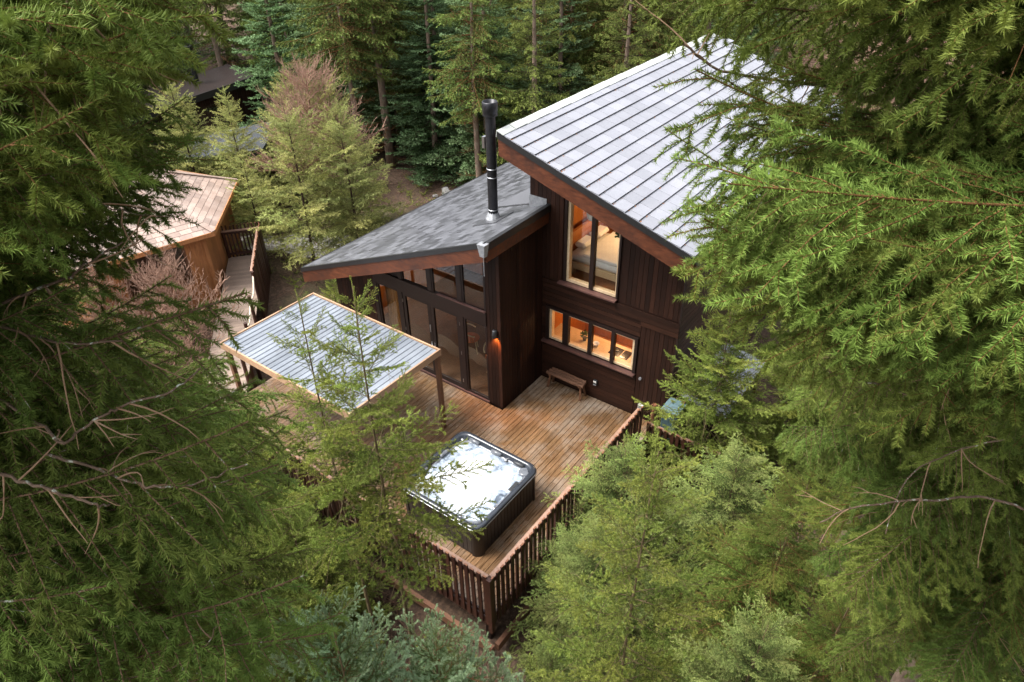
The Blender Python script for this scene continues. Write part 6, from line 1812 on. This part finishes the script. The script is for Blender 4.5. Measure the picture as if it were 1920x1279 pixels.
big_spruce('big_spruce', 'big spruce with lichened limbs spreading over the lower left corner', 3.6, -14.4, 11.5, 0.19, BOUGHS['L2'], 2, limbs=LIMBS['L2'])
big_spruce('big_spruce', 'big spruce standing behind the lichened limbs at the left edge', 1.1, -11.9, 10.5, 0.18, BOUGHS['L3'], 3)
big_spruce('big_spruce', 'big spruce whose boughs reach from the right in front of the large roof', 9.9, -8.8, 17.0, 0.2, BOUGHS['R1'], 4, limbs=LIMBS['R1'], crown=12.3)
big_spruce('big_spruce', 'big shaded spruce filling the lower right corner', 9.65, -5.47, 16.5, 0.18, BOUGHS['R2'], 5, limbs=LIMBS['R2'], crown=11.8)
big_spruce('big_spruce', 'big spruce with a dark bent trunk near the right edge', 8.3, -1.5, 14.5, 0.16, BOUGHS['R3'], 6, crown=10.8)

# ---- young trees round the deck (height of the tip above the deck level)
bough_tree('sapling', 'thin sparse young spruce in front of the canopy, left of its taller twin', 2.1, -8.3, 7.55, 'young', 1.35, 5.2, 0.36, 4, 0.0, 0.65, 0.7, 11, 0.045)
bough_tree('sapling', 'bright young spruce with an upright crown rising in front of the canopy roof', 3.1, -8.3, 8.05, 'young', 1.55, 5.3, 0.38, 4, -0.05, 0.7, 0.7, 12, 0.05)
bough_tree('sapling', 'low bushy young spruce below the canopy saplings, beside the hot tub', 0.1, -8.2, 2.7, 'young', 1.6, 0.4, 0.27, 5, 0.0, 0.6, 0.6, 13, 0.04)
bough_tree('sapling', 'bright green young spruce by the right corner of the cabin', 4.85, -0.1, 3.95, 'young', 2.0, 0.3, 0.23, 6, -0.05, 0.6, 0.65, 14, 0.05)
bough_tree('hemlock', 'feathery hemlock leaning over the right hand deck railing', 4.5, -4.0, 2.95, 'hemlock', 1.7, 0.3, 0.28, 6, 0.0, 0.75, 0.55, 15, 0.05)
bough_tree('hemlock', 'feathery hemlock with a drooping top, right of the one at the railing', 6.3, -2.6, 2.75, 'hemlock', 1.8, 0.3, 0.28, 6, 0.0, 0.7, 0.55, 16, 0.05)
bough_tree('sapling', 'tall young spruce with a long bare leader in front of the hemlocks', 6.95, -8.6, 8.1, 'young', 1.5, 4.2, 0.42, 5, 0.0, 0.5, 0.6, 17, 0.04, leader=1.2)
bough_tree('hemlock', 'dense soft hemlock below the front corner of the deck', 5.6, -6.5, 3.9, 'hemlock', 1.75, 0.5, 0.28, 6, 0.0, 0.75, 0.55, 18, 0.05)
bough_tree('hemlock', 'low soft hemlock pressed against the outside of the right railing', 4.45, -5.3, 1.6, 'hemlock', 1.35, 0.2, 0.26, 6, 0.0, 0.7, 0.5, 42, 0.04)
bough_tree('hemlock', 'pale tufted hemlock top near the bottom edge right of centre', 8.1, -8.9, 6.9, 'hemlock', 1.2, 4.0, 0.26, 7, 0.1, 0.8, 0.5, 19, 0.05)
bough_tree('blue_spruce', 'blue green young spruce with upright bristly shoots at the bottom edge', 5.3, -10.9, 7.1, 'blue', 1.3, 4.5, 0.36, 5, 0.3, 0.8, 0.5, 20, 0.05)
bough_tree('blue_spruce', 'lower blue green spruce in front of the deck corner at the bottom edge', 5.9, -10.3, 6.5, 'blue', 1.2, 4.0, 0.36, 5, 0.3, 0.8, 0.45, 21, 0.05)
bough_tree('sapling', 'small dark spruce under the lichened limbs at the bottom left', 4.0, -11.2, 6.4, 'spruce_s', 1.7, 2.5, 0.34, 6, -0.1, 0.6, 0.65, 22, 0.06)
bough_tree('sapling', 'young spruce between the left boughs and the canopy', 0.2, -9.4, 4.6, 'young', 1.5, 0.6, 0.28, 6, 0.0, 0.6, 0.65, 23, 0.05)
bough_tree('sapling', 'young spruce hiding the left end of the front railing', -1.2, -8.2, 3.9, 'young', 1.9, 0.4, 0.27, 6, 0.0, 0.6, 0.6, 27, 0.05)
bough_tree('sapling', 'young spruce at the far left corner of the deck beside the canopy', -3.2, -8.0, 3.4, 'young', 1.9, 0.3, 0.27, 6, 0.0, 0.6, 0.6, 28, 0.05)
bough_tree('sapling', 'low spruce seedling just under the front railing slats', 0.6, -8.0, 0.9, 'young', 1.1, 0.2, 0.22, 6, 0.1, 0.6, 0.6, 30, 0.03)
bough_tree('sapling', 'bushy spruce among the shaded trees right of the hemlocks', 7.6, -4.4, 4.6, 'spruce_s', 1.9, 0.8, 0.32, 6, -0.05, 0.55, 0.7, 24, 0.06)
bough_tree('sapling', 'bushy spruce beyond the log store at the right', 6.6, 1.9, 4.1, 'young', 1.9, 0.4, 0.26, 6, 0.0, 0.6, 0.6, 25, 0.05)
bough_tree('sapling', 'shaded spruce behind the lower right boughs', 8.6, -6.9, 5.6, 'spruce_s', 1.9, 1.4, 0.34, 6, -0.05, 0.55, 0.7, 26, 0.06)
# ---- middle distance, left of the wing roof
bough_tree('larch', 'pale green feathery larch with a slim dark stem left of the wing roof', -11.2, 1.45, 5.6, 'larch', 1.9, 1.0, 0.36, 5, -0.05, 0.85, 0.45, 31, 0.07, 'bark_dark', top_key='bare', top_from=0.82)
bough_tree('larch', 'pale green larch standing just right of the slim stemmed one', -10.3, 2.9, 4.9, 'larch', 2.0, 0.9, 0.36, 5, -0.05, 0.75, 0.45, 32, 0.07, 'bark_dark')
bough_tree('larch', 'bushy larch behind the two by the wing roof', -12.4, 4.2, 5.2, 'larch', 2.2, 0.8, 0.36, 5, -0.05, 0.75, 0.45, 33, 0.07, 'bark_dark')
bough_tree('bare_tree', 'bare tree with a haze of pink twigs above the larches', -12.5, 3.6, 5.7, 'bare', 2.5, 2.6, 0.30, 7, 0.15, 0.85, 0.4, 34, 0.07, 'limb', leader=0.8)
bough_tree('larch', 'spiky pale young spruce top left of the larches, above the hut roof', -15.6, 2.2, 4.9, 'larch', 1.7, 0.8, 0.30, 6, 0.0, 0.7, 0.65, 35, 0.06, 'bark_dark')
bough_tree('larch', 'pale young spruce in front of the far cabin', -18.2, 1.6, 5.2, 'larch', 2.0, 0.8, 0.30, 6, 0.0, 0.7, 0.65, 36, 0.06, 'bark_dark')
bough_tree('larch', 'pale young spruce between the far shed and the larches', -16.6, 5.6, 4.6, 'larch', 2.1, 0.8, 0.30, 6, 0.0, 0.7, 0.55, 37, 0.06, 'bark_dark')
bough_tree('larch', 'pale larch nearest the walkway railing and the gravel path', -13.4, 0.9, 3.3, 'larch', 1.5, 0.8, 0.30, 5, 0.0, 0.7, 0.6, 43, 0.05, 'bark_dark')
bough_tree('bare_shrub', 'tangle of bare reddish twigs in front of the hexagonal hut', -10.4, -4.3, 1.9, 'bare', 1.9, 0.1, 0.3, 7, 0.2, 1.1, 0.3, 38, 0.04, 'twig_pink', cat='shrub')
bough_tree('bare_shrub', 'bare reddish twigs beside the walkway below the hut', -9.2, -5.6, 1.3, 'bare', 1.7, 0.1, 0.3, 7, 0.2, 1.1, 0.3, 39, 0.04, 'twig_pink', cat='shrub')
bough_tree('bare_shrub', 'bare reddish twigs under the dark hut window', -11.6, -5.9, 2.0, 'bare', 1.8, 0.1, 0.3, 7, 0.2, 1.1, 0.3, 41, 0.04, 'twig_pink', cat='shrub')
bough_tree('sapling', 'low green spruce beside the walkway posts behind the canopy', -7.6, -0.6, 0.9, 'young', 0.9, 0.1, 0.2, 5, 0.1, 0.6, 0.7, 40, 0.03)

# ---- the forest behind
F = (
 ('fir', 'silver_fir', 'silvery fir with layered pads of foliage behind the flue', -10.6, 11.2, 1.05, 0.17),
 ('fir', 'silver_fir', 'silvery fir left of the flue, dense down to the ground', -13.2, 10.6, 1.0, 0.16),
 ('tall', 'tall_spruce', 'tall spruce with a thick pale trunk left of the silver firs', -16.0, 10.4, 1.1, 0.24),
 ('fir', 'silver_fir', 'silvery fir between the pink twigs and the thick trunk', -18.6, 10.2, 1.1, 0.17),
 ('tall', 'tall_spruce', 'tall spruce with its trunk rising behind the ridge caps', -8.2, 13.4, 1.05, 0.17),
 ('tall', 'tall_spruce', 'slim pale trunked spruce right of the ridge trunk', -6.8, 15.9, 1.0, 0.15),
 ('tall', 'tall_spruce', 'slim spruce whose trunk nearly touches the roof top corner', -5.7, 16.8, 1.0, 0.14),
 ('tall', 'tall_spruce', 'lone leaning pale trunk beside the far cabin', -30.5, 11.6, 1.1, 0.2),
 ('spruce', 'forest_spruce', 'dark spruce behind the silver firs', -9.2, 15.6, 1.0, 0.16),
 ('spruce', 'forest_spruce', 'dark spruce behind the thick pale trunk', -16.4, 14.2, 1.05, 0.16),
 ('fir', 'silver_fir', 'silvery fir just behind and right of the thick trunk', -14.6, 12.6, 1.05, 0.15),
 ('spruce', 'forest_spruce', 'dark spruce in the gap left of the flue, behind the silver firs', -11.9, 13.4, 1.0, 0.15),
 ('spruce', 'forest_spruce', 'dark spruce left of the thick trunk behind the pink twigs', -20.6, 12.2, 1.05, 0.15),
 ('spruce', 'forest_spruce', 'dark spruce right of the far cabin', -25.6, 12.8, 1.05, 0.15),
 ('fir', 'silver_fir', 'silvery fir rising behind the ridge caps', -7.4, 12.2, 1.0, 0.15),
 ('fir', 'silver_fir', 'silvery fir at the dark gap left of the pink twigs', -23.2, 10.2, 1.1, 0.17),
)
for i, (k, n_, lb, x_, y_, s_, r_) in enumerate(F):
    forest_tree(k, n_, lb, x_, y_, s_, 50 + i, 12.5, r_, 'forest trees behind the cabin')
fr = random.Random(77)
taken = [(f[3], f[4]) for f in F]
cnt = 0
extra = []
for tries in range(4000):
    d_ = 27 + 36 * fr.random() ** 1.5; az_ = fr.uniform(-80, 8)
    x_ = 8.5 + d_ * math.sin(R(az_)); y_ = -12.6 + d_ * math.cos(R(az_))
    if min((x_ - a) ** 2 + (y_ - b) ** 2 for a, b in taken) < 2.2 ** 2: continue
    if -31 < x_ < -17 and y_ < 10: continue
    if x_ > -21 and y_ < 8: continue
    if x_ > -4.0: continue
    taken.append((x_, y_)); cnt += 1
    extra.append((az_, d_, x_, y_))
    if cnt > 112: break
SECT = ((-61, 'behind boughs at upper left'), (-55, 'behind far cabin'), (-49, 'behind pink twigs'), (-42, 'left of flue'), (-36, 'behind flue'), (-29, 'behind ridge caps'), (9, 'beyond the big roof'))
ORD = ('first', 'second', 'third', 'fourth', 'fifth', 'sixth', 'seventh', 'eighth', 'ninth', 'tenth', 'eleventh', 'twelfth')
nsec = {}
for i, (az_, d_, x_, y_) in enumerate(sorted(extra)):
    kind_ = fr.choice(('tall', 'spruce', 'fir', 'spruce'))
    if d_ > 40:
        lb, gr = 'dark conifer deep in the forest behind the cabin', 'deep forest conifers'
    else:
        sec = next(n_ for lim, n_ in SECT if az_ < lim)
        nsec[sec] = nsec.get(sec, 0) + 1
        lb = {'tall': 'bare stemmed spruce', 'spruce': 'bushy dark spruce', 'fir': 'layered silver fir'}[kind_] + ' in second rank ' + sec + ', ' + ORD[min(11, nsec[sec] - 1)] + ' from left'
        gr = 'second rank forest conifers'
    forest_tree(kind_, 'forest_tree', lb, x_, y_, fr.uniform(0.8, 1.1), 200 + i, 12.5, fr.uniform(0.12, 0.2), gr)
for i, (x_, y_, s_) in enumerate(((9.5, 6.5, 0.5), (6.4, 8.5, 0.42), (11.5, 2.0, 0.6), (8.2, 13.0, 0.35), (13.5, 11.0, 0.5), (3.0, 19.5, 0.35), (14.5, 6.0, 0.6), (11.0, 19.0, 0.4), (-21.5, -6.5, 0.9), (-25.0, -1.5, 1.0), (-27.5, 2.5, 1.0), (-19.5, -11.0, 0.9), (-31.0, -5.0, 1.0), (-14.5, -12.5, 0.8), (13.2, -7.5, 1.35), (12.8, -3.0, 1.3), (14.2, -9.8, 1.4))):
    lb = ['spruce beside the right wall of the cabin', 'small spruce behind the right wall of the cabin', 'spruce at the right edge behind the bent trunk', 'spruce on the slope behind the cabin roof',
          'spruce on the brown slope at the upper right', 'small spruce beyond the back of the big roof', 'spruce beyond the right edge boughs', 'spruce farthest up the brown slope',
          'spruce behind the hexagonal hut', 'spruce left of the far shed', 'spruce close by the far cabin', 'spruce at the left behind the hut', 'spruce far behind the hut', 'spruce in the shade left of the hut', 'tall spruce added for shade past the lower right corner', 'tall spruce added for shade past the right edge', 'tall spruce added for shade outside the frame on the right'][i]  # the last three stand outside the frame, added to darken the right side
    forest_tree('spruce', 'forest_spruce', lb, x_, y_, s_, 400 + i, 12.0, 0.14, 'spruces at the sides of the clearing')

# ---- ground cover
def litter():
    rr = random.Random(3)
    lines = []
    for k in range(9200):
        big = 1.0
        if k < 2200: x, y = rr.uniform(-3, 7), rr.uniform(-10.5, -6.9)
        elif k < 4200: x, y = rr.uniform(-19, -5), rr.uniform(-1, 11)
        elif k < 5200: x, y = rr.uniform(3.9, 9), rr.uniform(-6, 4)
        else: x, y, big = rr.uniform(-8, 14), rr.uniform(20, 52), 3.2
        z = ground_z(x, y)
        a = rr.uniform(0, 6.28); ln = rr.uniform(0.1, 0.55) * big
        dz = rr.uniform(-0.05, 0.25) * ln
        lines.append(([(x, y, z + 0.02), (x + math.cos(a) * ln / 2, y + math.sin(a) * ln / 2, z + 0.05 + dz), (x + math.cos(a + .2) * ln, y + math.sin(a + .2) * ln, z + 0.03 + dz)], 0.008 * big ** 1.3, 0.003 * big))
    wv, wq = tubes(lines, 3)
    me = tri_mesh('fallen_twigs', np.zeros((0, 3)), np.zeros(0), wv, wq, [M['litter'], M['litter']])
    tag(link_obj('fallen_twigs', me), 'dry fallen twigs and bracken scattered over the forest floor', kind='stuff')
    NV, NT = [], []
    for k in range(1500):
        if k < 350: x, y = rr.uniform(-3, 7), rr.uniform(-10.5, -7.0)
        elif k < 900: x, y = rr.uniform(-20, -6.8), rr.uniform(0, 11)
        else: x, y = rr.uniform(3.9, 11), rr.uniform(-7, 8)
        z = ground_z(x, y)
        n_ = rr.randint(5, 9)
        P0 = np.array([(x, y, z)] * n_); ang = np.array([rr.uniform(0, 6.28) for _ in range(n_)]); ln = np.array([rr.uniform(0.12, 0.4) for _ in range(n_)])
        P1 = P0 + np.stack([np.cos(ang) * ln, np.sin(ang) * ln, ln * 0.8], 1)
        nv, tt = needles(P0, P1, np.full(n_, rr.uniform(0.1, 0.7)), dict(k=12, nl=0.06, nw=0.009, flat=0.6, fw=0.7))
        NV.append(nv); NT.append(tt)
    me = tri_mesh('undergrowth', np.concatenate(NV), np.concatenate(NT), np.zeros((0, 3)), np.zeros((0, 4)), [M['n_young'], M['twig_green']])
    tag(link_obj('undergrowth', me), 'low green undergrowth on the forest floor round the cabin', kind='stuff')
litter()
def debris():
    rr = random.Random(8)
    mb = MB()
    def bit(p, ex, ey, s):
        ex, ey = Vector(ex).normalized(), Vector(ey).normalized(); n_ = ex.cross(ey)
        a = rr.uniform(0, 6.28); u = ex * math.cos(a) + ey * math.sin(a); v = n_.cross(u)
        l, w = s * rr.uniform(0.6, 1.5), s * rr.uniform(0.15, 0.5)
        p = Vector(p) + n_ * 0.004
        mb.add([p - u * l, p + v * w + n_ * s * 0.15, p + u * l, p - v * w], [(0, 3, 2, 1)])
    for k in range(420):
        c = rr.randint(1, nC - 1); x = -0.70 + c * eC + rr.uniform(0.0, 0.05); y = rr.uniform(-0.7, 10.5)
        if rr.random() < 0.35: y = -0.7 + rr.random() ** 2 * 1.2
        bit((x, y, zmain(x) + 0.014), (1, 0, -RS), (0, 1, 0), rr.choice((0.012, 0.016, 0.03)))
    o = mb.build('roof_litter', M['dead_leaf']); tag(o, 'orange brown needles and leaf scraps caught on the tile courses of the big roof', kind='stuff')
    mb = MB()
    for k in range(900):
        x, y = rr.uniform(-5.8, 3.4), rr.uniform(-6.6, -0.1)
        if x < 0 and y > -1.9: continue
        if TX0 - .05 < x < TX1 + .05 and TY0 - .05 < y < TY1 + .05: continue
        bit((x, y, 0.003), (1, 0, 0), (0, 1, 0), rr.choice((0.010, 0.014, 0.02)))
    o = mb.build('deck_litter', M['dead_leaf']); tag(o, 'scattered brown needles and scraps lying on the wet deck boards', kind='stuff')
debris()
